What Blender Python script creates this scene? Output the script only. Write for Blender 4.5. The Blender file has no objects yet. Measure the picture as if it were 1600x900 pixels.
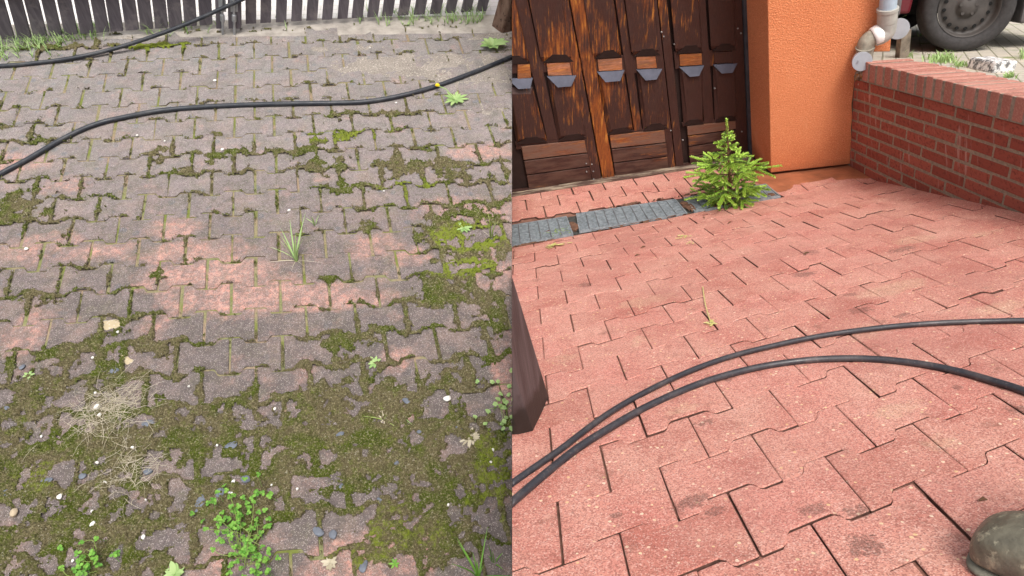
import bpy, bmesh, math, random
import numpy as np
random.seed(7); rng = np.random.default_rng(11)
sc = bpy.context.scene
COL = sc.collection

# ------------------------------------------------------------------ geometry of the view
F = 1100.0                                   # focal length for a 1600 px wide picture
def nrm(v):
    v = np.asarray(v, float); return v/np.linalg.norm(v)
def ray(u, v): return np.array([(u-800)/F, (v-450)/F, 1.0])
def rotv(v):
    v = np.array(v, float); th = np.linalg.norm(v); k = v/th
    K = np.array([[0,-k[2],k[1]],[k[2],0,-k[0]],[-k[1],k[0],0]])
    return np.eye(3)+np.sin(th)*K+(1-np.cos(th))*K@K
G = nrm([-.12,-.86,-.50])                    # world up, seen from the camera
_wy = nrm(np.array([0,0,1.0])-G*G[2]); _wx = np.cross(_wy, G)
RW = np.array([_wx,_wy,G]); CH = 1.6
def world(c): return RW@np.asarray(c,float)+np.array([0,0,CH])

from mathutils import Matrix, Vector
cam = bpy.data.cameras.new('camera'); co = bpy.data.objects.new('camera', cam); COL.objects.link(co)
cam.sensor_width = 36; cam.lens = F/1600*36; cam.clip_start = .02; cam.clip_end = 500
m = Matrix.Identity(4)
for j, a in enumerate(([1,0,0],[0,-1,0],[0,0,-1])):
    w = RW@np.array(a,float)
    for i in range(3): m[i][j] = w[i]
m[2][3] = CH; co.matrix_world = m; sc.camera = co

# ------------------------------------------------------------------ light
SUN_EL, SUN_AZ = 58, 166
wd = bpy.data.worlds.new('World'); sc.world = wd; wd.use_nodes = True
nt = wd.node_tree; bg = nt.nodes['Background']
sky = nt.nodes.new('ShaderNodeTexSky'); sky.sky_type = 'NISHITA'; sky.sun_disc = False
sky.sun_elevation = math.radians(SUN_EL); sky.sun_rotation = math.radians(SUN_AZ)
sky.dust_density = 6; sky.air_density = 1.0; sky.ozone_density = 1.0
hs = nt.nodes.new('ShaderNodeHueSaturation'); hs.inputs['Saturation'].default_value = .35
nt.links.new(sky.outputs[0], hs.inputs['Color']); nt.links.new(hs.outputs[0], bg.inputs['Color'])
bg.inputs['Strength'].default_value = 0.15
sl = bpy.data.lights.new('sun','SUN'); sl.energy = 1.4; sl.angle = math.radians(20); sl.color = (1,.95,.88)
so = bpy.data.objects.new('sun', sl); COL.objects.link(so)
el, az = math.radians(SUN_EL), math.radians(SUN_AZ)
sd = Vector((math.sin(az)*math.cos(el), math.cos(az)*math.cos(el), math.sin(el)))
so.rotation_euler = sd.to_track_quat('Z','Y').to_euler()
sc.view_settings.view_transform = 'Standard'; sc.view_settings.look = 'None'
sc.view_settings.exposure = 0.55; sc.view_settings.gamma = 1

# ------------------------------------------------------------------ frames
class Fr:
    def __init__(s, o, ex, ey):
        s.o = np.array(o,float); s.ex = nrm(ex); s.ez = nrm(np.cross(s.ex,ey)); s.ey = np.cross(s.ez,s.ex)
    def hit(s, u, v, z=0):
        r = ray(u,v); p = s.o+s.ez*z; return s.loc(r*((p@s.ez)/(r@s.ez)))
    def loc(s, c):
        d = np.asarray(c)-s.o; return np.array([d@s.ex,d@s.ey,d@s.ez])
    def vec(s, d): d = np.asarray(d); return np.array([d@s.ex,d@s.ey,d@s.ez])
    def cam(s, p): return s.o+s.ex*p[0]+s.ey*p[1]+s.ez*p[2]
    def mat(s, p=(0,0,0)):
        w = world(s.cam(p)); M = Matrix.Identity(4)
        for j, a in enumerate((s.ex,s.ey,s.ez)):
            c = RW@a
            for i in range(3): M[i][j] = c[i]
        for i in range(3): M[i][3] = w[i]
        return M
def pix(c): return c[0]/c[2]*F+800, c[1]/c[2]*F+450
QL = [-0.69884,-0.0559,-0.07526,-1.80602,-0.19636,3.02696,-0.04019,0.15009]
QR = [-1.31572,-0.10964,-0.40153,0.17483,0.31546,1.38788,0.05496,-0.37735]
def gf(q):
    R = rotv(q[:3]); return Fr(q[3:6], R[:,0], -R[:,1])
GL, GR = gf(QL), gf(QR)
def lat(q):
    def f(x, y):
        x = x/1000; y = y/1000
        return x*np.exp(q[6]/2)+q[7]*y, -(y*np.exp(-q[6]/2))
    return f
UPR = -nrm([434,1416,F]); UPL = -nrm([-400,950,F])
# fold between the ramp and the flat apron before the garage
f0, f1 = GR.cam(GR.hit(808,384)), GR.cam(GR.hit(1220,308))
fd = nrm(f1-f0); na = nrm([-.06,-.91,-.42]); na = nrm(na-fd*(na@fd))
GA = Fr(f0, fd, np.cross(na,fd))             # x along the drain, y towards the garage, z up
if GA.ez@na < 0: raise RuntimeError('frame')
# garage door plane, pillar plane, brick wall plane, terrace plane
dA, dB = GA.cam(GA.hit(822,300)), GA.cam(GA.hit(1168,247))
DR = Fr(dA, dB-dA, UPR)
kA, kB = GA.cam(GA.hit(1205,275)), GA.cam(GA.hit(1330,260))
KL = Fr(kA, kB-kA, UPR)
wA, wB = GA.cam(GA.hit(1331,262)), GR.cam(GR.hit(1600,334))
w0 = Fr(wA, wB-wA, UPR)
ca, cb = w0.cam(w0.hit(1350,125)), w0.cam(w0.hit(1600,192))
WL = Fr(ca, cb-ca, UPR)                      # origin: left end of the line under the coping
wd_ = nrm(cb-ca); nT = nrm([-.06,-.91,-.40]); nT = nrm(nT-wd_*(nT@wd_))
ct = WL.cam(WL.hit(1352,97))
TP = Fr(ct, wd_, np.cross(nT,wd_))           # coping top; y away behind the wall
TG = Fr(ct-nT*.13, wd_, np.cross(nT,wd_))    # yard behind the wall

# ------------------------------------------------------------------ mesh helper
def seam(frame, side, eps=.0004):
    s = -1 if side == 'L' else 1
    return Vector(frame.loc(np.array([s*eps,0,0]))), Vector(frame.vec([-s,0,0]))   # keeps the inner side
class Thing:
    def __init__(s, name, label, cat, frame, p=(0,0,0), group=None):
        s.fr = frame; s.p = np.array(p,float)
        o = bpy.data.objects.new(name, None); COL.objects.link(o); o.empty_display_size = .05
        o.matrix_world = frame.mat(p); o['label'] = label; o['category'] = cat
        if group: o['group'] = group
        s.o = o
class MB:
    def __init__(s): s.v = []; s.f = []; s.second = set()
    def add(s, vs, fs):
        b = len(s.v); s.v += [tuple(map(float,p)) for p in vs]; s.f += [tuple(i+b for i in f) for f in fs]
    def box(s, c, d, ax=None):
        c = np.array(c,float); A = np.eye(3) if ax is None else np.array(ax)
        vs = [c+A[0]*x*d[0]/2+A[1]*y*d[1]/2+A[2]*z*d[2]/2 for x in(-1,1) for y in(-1,1) for z in(-1,1)]
        s.add(vs, [(0,1,3,2),(4,6,7,5),(0,4,5,1),(2,3,7,6),(0,2,6,4),(1,5,7,3)])
    def bar(s, a, b, w, h, up=(0,0,1)):
        a = np.array(a,float); b = np.array(b,float); d = b-a; L = np.linalg.norm(d)
        if L < 1e-6: return
        x = d/L; y = np.cross(up,x); y = nrm(y); z = np.cross(x,y); s.box((a+b)/2,(L,w,h),(x,y,z))
    def prism(s, poly, ext):       # poly: 3D points, ext: 3D vector
        n = len(poly); P = [np.array(p,float) for p in poly]
        s.add(P+[p+np.array(ext) for p in P], [tuple(range(n)), tuple(range(2*n-1,n-1,-1))]+[(i,(i+1)%n,(i+1)%n+n,i+n) for i in range(n)])
    def tube(s, pts, r, n=10, cap=True):
        P = [np.array(p,float) for p in pts]; m_ = len(P)
        R = r if hasattr(r,'__len__') else [r]*m_
        up = np.array([0,0,1.0]); vs = []; prev = None
        for i in range(m_):
            t = nrm(P[min(i+1,m_-1)]-P[max(i-1,0)])
            if prev is None:
                a = np.cross(t,up)
                if np.linalg.norm(a) < .1: a = np.cross(t,[1,0,0])
                a = nrm(a)
            else: a = nrm(prev-t*(prev@t))
            prev = a; b = np.cross(t,a)
            vs += [P[i]+(a*math.cos(q)+b*math.sin(q))*R[i] for q in [2*math.pi*k/n for k in range(n)]]
        fs = [(i*n+k,i*n+(k+1)%n,(i+1)*n+(k+1)%n,(i+1)*n+k) for i in range(m_-1) for k in range(n)]
        if cap: fs += [tuple(range(n)), tuple((m_-1)*n+k for k in range(n))]
        s.add(vs, fs)
    def strip(s, pts, widths, side):
        L = [np.array(p)-np.array(side)*w/2 for p,w in zip(pts,widths)]; Rr = [np.array(p)+np.array(side)*w/2 for p,w in zip(pts,widths)]
        n = len(pts); s.add(L+Rr, [(i,i+1,n+i+1,n+i) for i in range(n-1)])
    def build(s, name, mat, th=None, parent=None, frame=None, clip=None, smooth=False, bevel=0, fill=True, cuts=(), kind=None, solid=0, seg=2, mat2=None):
        fr = th.fr if th else frame; p = th.p if th else np.zeros(3)
        me = bpy.data.meshes.new(name)
        me.from_pydata(s.v, [], s.f)
        for i in s.second: me.polygons[i].material_index = 1
        bm = bmesh.new(); bm.from_mesh(me)
        bmesh.ops.recalc_face_normals(bm, faces=bm.faces)
        cl = list(cuts)
        if clip: cl.append(seam(fr, clip))
        for cpt, cn in cl:
            g = bm.verts[:]+bm.edges[:]+bm.faces[:]
            r = bmesh.ops.bisect_plane(bm, geom=g, plane_co=Vector(cpt), plane_no=Vector(cn), clear_outer=True)
            if fill:
                ed = [e for e in r['geom_cut'] if isinstance(e, bmesh.types.BMEdge)]
                if ed:
                    try: bmesh.ops.holes_fill(bm, edges=ed, sides=0)
                    except Exception: pass
        bmesh.ops.translate(bm, verts=bm.verts, vec=Vector(-p))
        if smooth:
            for f in bm.faces: f.smooth = True
        bm.to_mesh(me); bm.free()
        me.materials.append(mat)
        if mat2: me.materials.append(mat2)
        o = bpy.data.objects.new(name, me); COL.objects.link(o)
        if th: o.parent = parent if parent else th.o
        else: o.matrix_world = fr.mat()
        if solid:
            q = o.modifiers.new('s','SOLIDIFY'); q.thickness = solid
        if bevel:
            q = o.modifiers.new('b','BEVEL'); q.width = bevel; q.segments = seg; q.limit_method = 'ANGLE'; q.angle_limit = math.radians(40)
        if kind: o['kind'] = kind
        return o
def tag(o, label, cat, group=None):
    o['label'] = label; o['category'] = cat
    if group: o['group'] = group
    return o
def grid_mesh(name, V, Fc, mat, frame, kind=None, smooth=True):
    me = bpy.data.meshes.new(name); nv, nf = len(V), len(Fc)
    me.vertices.add(nv); me.vertices.foreach_set('co', np.asarray(V,np.float32).ravel())
    me.loops.add(nf*4); me.loops.foreach_set('vertex_index', np.asarray(Fc,np.int32).ravel())
    me.polygons.add(nf); me.polygons.foreach_set('loop_start', np.arange(nf,dtype=np.int32)*4)
    try: me.polygons.foreach_set('loop_total', np.full(nf,4,dtype=np.int32))
    except Exception: pass
    me.polygons.foreach_set('use_smooth', np.full(nf, smooth))
    me.update(calc_edges=True); me.validate(); me.materials.append(mat)
    o = bpy.data.objects.new(name, me); COL.objects.link(o); o.matrix_world = frame.mat()
    if kind: o['kind'] = kind
    return o

# ------------------------------------------------------------------ noise
def vnoise(x, y, seed):
    r = np.random.default_rng(seed); T = r.random((256,256))
    xi = np.floor(x).astype(int); yi = np.floor(y).astype(int); fx = x-xi; fy = y-yi
    fx = fx*fx*(3-2*fx); fy = fy*fy*(3-2*fy)
    a = T[xi&255, yi&255]; b = T[(xi+1)&255, yi&255]; c = T[xi&255,(yi+1)&255]; d = T[(xi+1)&255,(yi+1)&255]
    return (a*(1-fx)+b*fx)*(1-fy)+(c*(1-fx)+d*fx)*fy
def fbm(x, y, s, seed, o=4, g=.5):
    v = 0; a = 1; t = 0
    for i in range(o):
        v = v+a*vnoise(x*s+7.3*i, y*s+3.1*i, seed+i); t += a; a *= g; s *= 2.03
    return v/t
def sstep(a, b, x):
    t = np.clip((x-a)/(b-a),0,1); return t*t*(3-2*t)

# ------------------------------------------------------------------ materials
class NT:
    def __init__(s, name, rough=.8, spec=.3):
        s.m = bpy.data.materials.new(name); s.m.use_nodes = True; s.t = s.m.node_tree
        s.b = s.t.nodes['Principled BSDF']; s.b.inputs['Roughness'].default_value = rough
        s.b.inputs['Specular IOR Level'].default_value = spec
        s.tc = s.t.nodes.new('ShaderNodeTexCoord').outputs['Object']
    def n(s, k, **kw):
        x = s.t.nodes.new(k)
        for a, b in kw.items(): setattr(x, a, b)
        return x
    def l(s, a, b):
        if isinstance(a, (int,float)): b.default_value = a
        elif isinstance(a, (tuple,list)): b.default_value = (*a,1) if len(a) == 3 and b.type == 'RGBA' else a
        else: s.t.links.new(a, b)
    def map(s, sc_=(1,1,1), vec=None, rot=(0,0,0), loc=(0,0,0)):
        x = s.n('ShaderNodeMapping'); s.l(vec or s.tc, x.inputs[0]); x.inputs['Scale'].default_value = sc_
        x.inputs['Rotation'].default_value = rot; x.inputs['Location'].default_value = loc; return x.outputs[0]
    def noise(s, scale, detail=3, rough=.55, vec=None, dist=0):
        x = s.n('ShaderNodeTexNoise'); s.l(vec or s.tc, x.inputs['Vector']); x.inputs['Scale'].default_value = scale
        x.inputs['Detail'].default_value = detail; x.inputs['Roughness'].default_value = rough; x.inputs['Distortion'].default_value = dist
        return x.outputs['Fac']
    def voro(s, scale, vec=None, out='Color', feat='F1'):
        x = s.n('ShaderNodeTexVoronoi', feature=feat); s.l(vec or s.tc, x.inputs['Vector']); x.inputs['Scale'].default_value = scale
        return x.outputs[out]
    def mr(s, v, a, b, c=0, d=1, smooth=False):
        x = s.n('ShaderNodeMapRange'); 
        if smooth: x.interpolation_type = 'SMOOTHSTEP'
        s.l(v, x.inputs['Value'])
        for k, q in zip(('From Min','From Max','To Min','To Max'),(a,b,c,d)): x.inputs[k].default_value = q
        return x.outputs['Result']
    def math(s, op, a, b=0):
        x = s.n('ShaderNodeMath', operation=op); s.l(a, x.inputs[0]); s.l(b, x.inputs[1]); return x.outputs[0]
    def mix(s, f, a, b, blend='MIX'):
        x = s.n('ShaderNodeMix', data_type='RGBA', blend_type=blend); s.l(f, x.inputs[0]); s.l(a, x.inputs[6]); s.l(b, x.inputs[7]); return x.outputs[2]
    def sep(s, v, i):
        x = s.n('ShaderNodeSeparateXYZ'); s.l(v, x.inputs[0]); return x.outputs[i]
    def island(s): return s.n('ShaderNodeNewGeometry').outputs['Random Per Island']
    def orand(s): return s.n('ShaderNodeObjectInfo').outputs['Random']
    def blobs(s, L, wob=.5, nscale=12, soft=0):
        """stains: each (x, y, rx, ry, strength) in object metres, ragged by noise"""
        tot = None; nz = s.noise(nscale,4,.65); sx = s.sep(s.tc,0); sy = s.sep(s.tc,1)
        for (x,y,rx,ry,k) in L:
            dx = s.math('DIVIDE', s.math('SUBTRACT',sx,float(x)), float(rx)); dy = s.math('DIVIDE', s.math('SUBTRACT',sy,float(y)), float(ry))
            d = s.math('ADD', s.math('MULTIPLY',dx,dx), s.math('MULTIPLY',dy,dy))
            q = s.mr(d, 0, 1.6, k, 0); tot = q if tot is None else s.math('MAXIMUM',tot,q)
        v = s.math('ADD', tot, s.math('MULTIPLY', s.math('SUBTRACT',nz,.5), wob*3))
        return s.mr(v, .38-soft, .62+soft)
    def bump(s, h, dist, st=1, prev=None):
        x = s.n('ShaderNodeBump'); x.inputs['Distance'].default_value = dist; x.inputs['Strength'].default_value = st
        s.l(h, x.inputs['Height'])
        if prev: s.l(prev, x.inputs['Normal'])
        return x.outputs[0]
    def done(s, col, normal=None, rough=None):
        s.l(col, s.b.inputs['Base Color'])
        if normal: s.l(normal, s.b.inputs['Normal'])
        if rough is not None: s.l(rough, s.b.inputs['Roughness'])
        return s.m
def simple(name, col, rough=.7, var=.25, scale=30, bump=0, bscale=200, spec=.3, metal=0):
    t = NT(name, rough, spec); t.b.inputs['Metallic'].default_value = metal
    c2 = tuple(max(0,x*(1-var)) for x in col); c3 = tuple(min(1,x*(1+var)) for x in col)
    c = t.mix(t.mr(t.noise(scale,4,.6),.3,.7), c2, c3)
    return t.done(c, t.bump(t.noise(bscale,3), bump) if bump else None)

def loc2(fr, u, v): p = fr.hit(u,v); return float(p[0]), float(p[1])

def mk_red(name, fr, stains, yellow, wet=0):
    t = NT(name, .82, .25); isl = t.island()
    base = t.mix(isl, (.48,.170,.128), (.61,.25,.20))
    base = t.mix(t.mr(t.noise(5,4,.6),.35,.7), base, (.61,.31,.24))
    base = t.mix(t.math('MULTIPLY', t.mr(t.noise(9,5,.7,vec=t.map(loc=(3,5,1))),.52,.68), .55), base, (.36,.105,.08))
    if wet: base = t.mix(t.mr(t.noise(4,4,.6),.3,.6,.3,.9), base, (.42,.085,.04))
    yl = t.blobs(yellow, .55, 22) if yellow else t.mr(t.noise(6,4),.7,.75)
    base = t.mix(t.math('MULTIPLY',yl,t.mr(t.noise(70,4,.7),.3,.7,.15,.6)), base, (.62,.42,.28))
    # exposed grains: white, buff and dark specks
    g = t.voro(480); gx = t.sep(g,0); gy = t.sep(g,1)
    base = t.mix(t.math('MULTIPLY', t.math('GREATER_THAN',gx,.86), .42), base, (.74,.54,.46))
    base = t.mix(t.math('MULTIPLY', t.math('LESS_THAN',gx,.30), .5), base, (.19,.055,.045))
    g2 = t.voro(110); g2x = t.sep(g2,0); d2 = t.voro(110,out='Distance')
    sp = t.math('MULTIPLY', t.math('GREATER_THAN',g2x,.93), t.math('LESS_THAN',d2,.33))
    base = t.mix(t.math('MULTIPLY',sp,.8), base, t.mix(t.sep(g2,1),(.85,.68,.52),(.72,.50,.24)))
    if stains:
        st = t.blobs([(x_,y_,a_*1.3,b_*1.5,k_) for x_,y_,a_,b_,k_ in stains], .95, 75); base = t.mix(t.math('MULTIPLY',t.math('MULTIPLY',st,t.mr(t.noise(260,3,.7),.35,.6,.2,1)),.75), base, (.10,.055,.045))
    base = t.mix(t.math('MULTIPLY', t.mr(t.noise(2.2,5,.65,vec=t.map(loc=(7,2,4))),.52,.66), .35), base, (.36,.14,.115))
    base = t.mix(t.math('MULTIPLY', t.mr(t.noise(30,6,.75,vec=t.map(loc=(2,2,4))),.58,.68), .35), base, (.66,.40,.31))
    dr = t.math('MULTIPLY', t.mr(t.noise(14,6,.75,vec=t.map(loc=(9,2,4))),.58,.70), .55)
    base = t.mix(dr, base, (.19,.085,.06))
    h = t.math('ADD', t.math('MULTIPLY', t.noise(330,3,.7), .7), t.math('MULTIPLY', t.noise(70,5,.65), 1.0))
    return t.done(base, t.bump(h, .0036, 1))
M_SIDE = simple('soiled_shaded_joint_face', (.085,.04,.03), .95, .4, 60)  # soil brown, with gap shade put into the colour so lit joints read dark
BED_R = simple('bed_sand', (.20,.10,.07), .95, .4, 40, .002)
WHITEWASH = simple('bank_concrete', (.62,.60,.57), .9, .15, 6, .002)

def sheet(name, fr, x0, x1, y0, y1, res, fn, mat, kind='stuff', side=None, lo=-.0045):
    nx, ny = int((x1-x0)/res)+1, int((y1-y0)/res)+1
    X, Y = np.meshgrid(np.linspace(x0,x1,nx), np.linspace(y0,y1,ny), indexing='ij')
    Z = fn(X,Y)                                     # height above the paver tops, <= -.004 means absent
    keep = Z > lo
    if side:
        C = fr.o[0]+fr.ex[0]*X+fr.ey[0]*Y
        keep &= (C < -.0008) if side == 'L' else (C > .0008)
    idx = np.arange(nx*ny).reshape(nx,ny)
    k = keep[:-1,:-1]&keep[1:,:-1]&keep[:-1,1:]&keep[1:,1:]
    Fc = np.stack([idx[:-1,:-1][k], idx[1:,:-1][k], idx[1:,1:][k], idx[:-1,1:][k]], 1)
    used = np.zeros(nx*ny,bool); used[Fc.ravel()] = True; re = np.cumsum(used)-1
    V = np.stack([X.ravel(),Y.ravel(),Z.ravel()],1)[used]
    return grid_mesh(name, V, re[Fc], mat, fr, kind)
# ------------------------------------------------------------------ pavers
def outline(gs, gw, a=36, b=63):
    """one interlocking paver, mm, centred; gs gap at the straight ends, gw gap on the wavy sides"""
    e = 100-gs/2; hi = 82.5-gw/2; lo = 56.5-gw/2
    top = [(-e,hi*.985),(-e+3,hi),(-b+3,hi),(-b+10,hi-5),(-a-9,lo+6),(-a-2,lo),(a+2,lo),(a+9,lo+6),(b-10,hi-5),(b-3,hi),(e-3,hi),(e,hi*.985)]
    return top+[(x,-y) for x,y in top[::-1]]
def pavers(mb, fmap, cells, gs, gw, zj=1.2, tj=1.2, pj=.8, bev=2.6, dep=28, org=None):
    for (c, r) in cells:
        cx, cy = 200*(c+.5*(r%2))+100, 139*(r+.5)
        O = outline(gs+rng.uniform(-.5,.8)*pj, gw+rng.uniform(-.3,.5)*pj)
        dx, dy = rng.normal(0,pj,2); an = rng.normal(0,.006*pj); z0 = rng.normal(0,zj); ax_, ay_ = rng.normal(0,tj,2)/100
        ca_, sa_ = math.cos(an), math.sin(an); rings = []
        for k, z in ((1-bev/78,0),(1-bev*.35/78,-bev*.3),(1,-bev),(1,-dep)):
            q = []
            for x, y in O:
                x2, y2 = x*k, y*(k if abs(y) > 1 else 1)
                X = x2*ca_-y2*sa_+cx+dx; Y = x2*sa_+y2*ca_+cy+dy
                p = fmap(X, Y); q.append((p[0], p[1], (z+z0+ax_*x2+ay_*y2)/1000))
            rings.append(q)
        n = len(O); vs = sum(rings, [])
        # the concave outline is split in quads across its waist
        top = [tuple(range(0,4))+tuple(range(20,24)), (3,4,5,6)+(17,18,19,20)[::1], (5,6,17,18)]
        fs = []
        m_ = n//2
        for i in range(m_-1): fs.append((i, i+1, n-2-i, n-1-i))
        for k in range(3):
            fs += [(k*n+i, k*n+(i+1)%n, (k+1)*n+(i+1)%n, (k+1)*n+i) for i in range(n)]
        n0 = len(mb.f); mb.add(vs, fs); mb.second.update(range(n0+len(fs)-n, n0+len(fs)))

def seen(fr, p, m=140, side=None):
    c = fr.cam((p[0],p[1],0))
    if c[2] < .25: return False
    u, v = pix(c)
    if side == 'R' and u < 760-60: return False
    if side == 'L' and u > 880: return False
    return -m-260 < u < 1600+m+400 and -m < v < 900+m+500

# --- right: ramp of cleaned red pavers
fR = lat(QR)
pF = GR.loc(f0); vF = GR.vec(fd)                       # the fold line in ramp coordinates
nF = np.array([-vF[1], vF[0], 0]); nF = nF if nF[1] > 0 else -nF
drain_end = GR.hit(1216,309)
def beyond(p): return float((np.array([p[0],p[1],0])-pF)@nF)
wPl = GR.loc(WL.o); wn = GR.vec(WL.ez)                  # brick wall plane in ramp coordinates
cells = []
for r in range(-26, 12):
    for c in range(-8, 26):
        cx, cy = 200*(c+.5*(r%2))+100, 139*(r+.5); p = fR(cx,cy)
        if beyond(p) > .12 or not seen(GR,p,side='R'): continue
        if (np.array([p[0],p[1],0])-wPl)@wn < -.12: continue
        cells.append((c,r))
stR = [(1080,785,.030,.012,1),(1350,852,.022,.016,1),(1270,797,.02,.010,.9),(1342,800,.018,.012,.9),(962,805,.008,.006,1),(1140,592,.012,.006,.9),
       (1257,428,.03,.02,1),(1345,485,.03,.016,1),(1411,492,.02,.01,1),(1265,395,.03,.02,.9),(1410,390,.05,.02,.9),(915,445,.02,.02,1),(1110,592,.02,.01,.8),
       (1355,560,.012,.012,1),(1115,800,.02,.008,.8),(1590,640,.015,.012,.8),(1100,660,.02,.01,.7),(1495,605,.01,.008,.9),(1330,460,.02,.01,.8)]
ylR = [(1395,450,.14,.05,.9),(1430,375,.09,.05,1),(1010,470,.10,.06,.8),(1460,690,.06,.05,.55),(1350,520,.1,.05,.7),(1060,640,.05,.03,.7),(1000,530,.07,.05,.6),(1560,480,.09,.04,.9),(1400,640,.07,.03,.8),(1540,365,.1,.03,.7),(880,560,.06,.05,.6)]
M_RED = mk_red('red_concrete_paver', GR, [(*loc2(GR,u,v),a,b,k) for u,v,a,b,k in stR], [(*loc2(GR,u,v),a,b,k) for u,v,a,b,k in ylR])
mb = MB(); pavers(mb, fR, cells, 3.0, 4.2, zj=.9, tj=.9, pj=.8, bev=2.2)
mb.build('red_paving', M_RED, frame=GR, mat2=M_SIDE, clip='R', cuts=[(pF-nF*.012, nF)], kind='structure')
# bed and bank below the ramp
mb = MB()
P = [GR.hit(u,v) for u,v in ((700,384*1.0+22),(808,384),(1220,308))]
far_r = pF+vF*4.2
q0, q1, q2, q3 = pF-vF*1.2, far_r, far_r-nF*5.2, pF-vF*1.2-nF*5.2
mb.prism([q+np.array([0,0,-.009]) for q in (q0,q1,q2,q3)], (0,0,-.9))
mb.build('ground', BED_R, frame=GR, clip='R', kind='structure')
def jsand(X, Y): return -.0085+.0032*sstep(.42,.62,fbm(X,Y,11,200,4,.6))+0*X
sheet('joint_sand', GR, .0, 3.0, -.8, 2.6, .014, jsand, simple('joint_sand', (.20,.09,.065), .95, .5, 90, .003), side='R', lo=-1)
# --- apron in front of the garage
mb = MB()
mb.prism([(-1.0,.003,-.012),(5.0,.003,-.012),(5.0,6,-.012),(-1.0,6,-.012)], (0,0,-.6))
mb.build('ground', BED_R, frame=GA, clip='R', kind='structure')
a0, a1, a2 = GA.hit(821,313), GA.hit(1020,285), GA.hit(826,341)
xv = (a1-a0)/4/200; yv = (a2-a0)/2/139
def fA(x, y): p = a0+xv*x+yv*y; return p[0], p[1]
M_REDA = mk_red('sheltered_red_paver', GA, None, None)
mb = MB(); pavers(mb, fA, [(c,r) for r in range(-2,2) for c in range(-3,12)], 7, 2, zj=.8, tj=.8)
yb = GA.hit(903,341)[1]                             # rear edge of the drain
dn = GA.loc(DR.o); dnn = GA.vec(DR.ez)
x_end = GA.hit(1203,275)[0]
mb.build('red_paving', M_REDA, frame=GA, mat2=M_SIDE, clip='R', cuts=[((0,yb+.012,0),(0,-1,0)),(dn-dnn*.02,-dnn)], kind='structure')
# pavers carried over the fold to the right of the drain, up to the pillar
de = float(GA.hit(1222,308)[0])
def fU(x, y):
    p = fR(x,y); q = np.array([p[0],p[1],0])-pF; return float(q@vF), float(q@nF)
cells = []
for r in range(-34, 2):
    for c in range(0, 30):
        cx, cy = 200*(c+.5*(r%2))+100, 139*(r+.5); s_, t_ = fU(cx,cy)
        if -.14 < t_ < 1.1 and de-.15 < s_ < 4.0: cells.append((c,r))
M_REDU = mk_red('damp_red_paver', GA, None, None)
wl = GA.loc(WL.o); wln = GA.vec(WL.ez)
mb = MB(); pavers(mb, fU, cells, 3.6, 1.5, zj=.7, tj=.7)
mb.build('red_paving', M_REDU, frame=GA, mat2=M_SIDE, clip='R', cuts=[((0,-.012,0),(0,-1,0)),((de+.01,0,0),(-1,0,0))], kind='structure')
# brown silt washed against the pillar
M_SILT = simple('wet_silt', (.30,.105,.05), .6, .35, 9, .003, 150)
pa, pb = GA.hit(1200,300), GA.hit(1345,262)
sA, sB, sC = GA.hit(1205,302), GA.hit(1290,285), GA.hit(1345,282)
def silt(X, Y):
    yl = np.interp(X, [sA[0],sB[0],sC[0]+.05], [sA[1],sB[1],sC[1]])
    return -.006+.0105*sstep(-.07,.09, Y-yl+.11*(fbm(X,Y,9,31)-.5)*2)
sheet('silt', GA, de+.01, 2.9+de, .02, 1.2, .011, silt, M_SILT)

# ------------------------------------------------------------------ left: mossy yard
fL = lat(QL)
def hL(u, v): return loc2(GL,u,v)
GATE_Y = GL.hit(500,52)[1]
cells = []
for r in range(-13, 14):
    for c in range(-9, 16):
        cx, cy = 200*(c+.5*(r%2))+100, 139*(r+.5); p = fL(cx,cy)
        if not seen(GL,p,side='L') or p[1] > 1.75: continue
        cells.append((c,r))
t = NT('weathered_paver', .85, .25); isl = t.island()
base = t.mix(isl, (.19,.148,.15), (.285,.222,.218))
base = t.mix(t.mr(t.noise(6,5,.65),.38,.66), base, (.20,.165,.165))
base = t.mix(t.math('MULTIPLY', t.mr(t.noise(25,5,.7),.50,.66), .6), base, (.15,.125,.12))
pink = [(400,462,.30,.06,1.1),(330,432,.24,.06,1.0),(530,468,.2,.035,1.0),(300,395,.2,.05,.8),(270,357,.1,.04,.95),(150,395,.14,.03,.7),(590,385,.12,.05,.7),(60,390,.18,.06,.6),
        (240,515,.06,.05,.7),(640,400,.08,.04,.6),(40,520,.08,.07,.7),(700,330,.12,.06,.6),(760,330,.12,.06,.8),(620,560,.05,.04,.8),(775,420,.08,.1,.6),
        (20,255,.16,.05,.8),(100,290,.1,.04,.6),(600,840,.06,.04,.9),(660,860,.05,.05,.8),(640,645,.03,.02,.9),(690,840,.03,.05,.8),(755,235,.14,.04,.8),(470,600,.05,.1,.3),
        (790,580,.05,.1,.9),(370,430,.12,.02,.8),(540,875,.1,.04,.8),(560,895,.14,.04,.8),(340,895,.06,.04,.6)]
pk = t.blobs([(*hL(u,v),a*1.2,b*1.7,k) for u,v,a,b,k in pink], .7, 9, .25)
bl = t.voro(17); bd = t.voro(17,out='Distance')
bs = t.math('MULTIPLY', t.math('GREATER_THAN', t.sep(bl,0), .66), t.mr(t.math('ADD',bd,t.math('MULTIPLY',t.noise(40,3),.35)),.42,.5,1,0))
base = t.mix(t.math('MULTIPLY',bs,.75), base, (.13,.14,.165))
al = t.mr(t.noise(9,7,.75,vec=t.map(loc=(4,4,0))),.49,.60)
near = t.mr(t.sep(t.tc,1), -1.2, 1.0, 1, .35)
base = t.mix(t.math('MULTIPLY',t.math('MULTIPLY',al,near),.72), base, t.mix(t.mr(t.noise(70,4,.7),.4,.6), (.13,.135,.055), (.20,.18,.12)))
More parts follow.
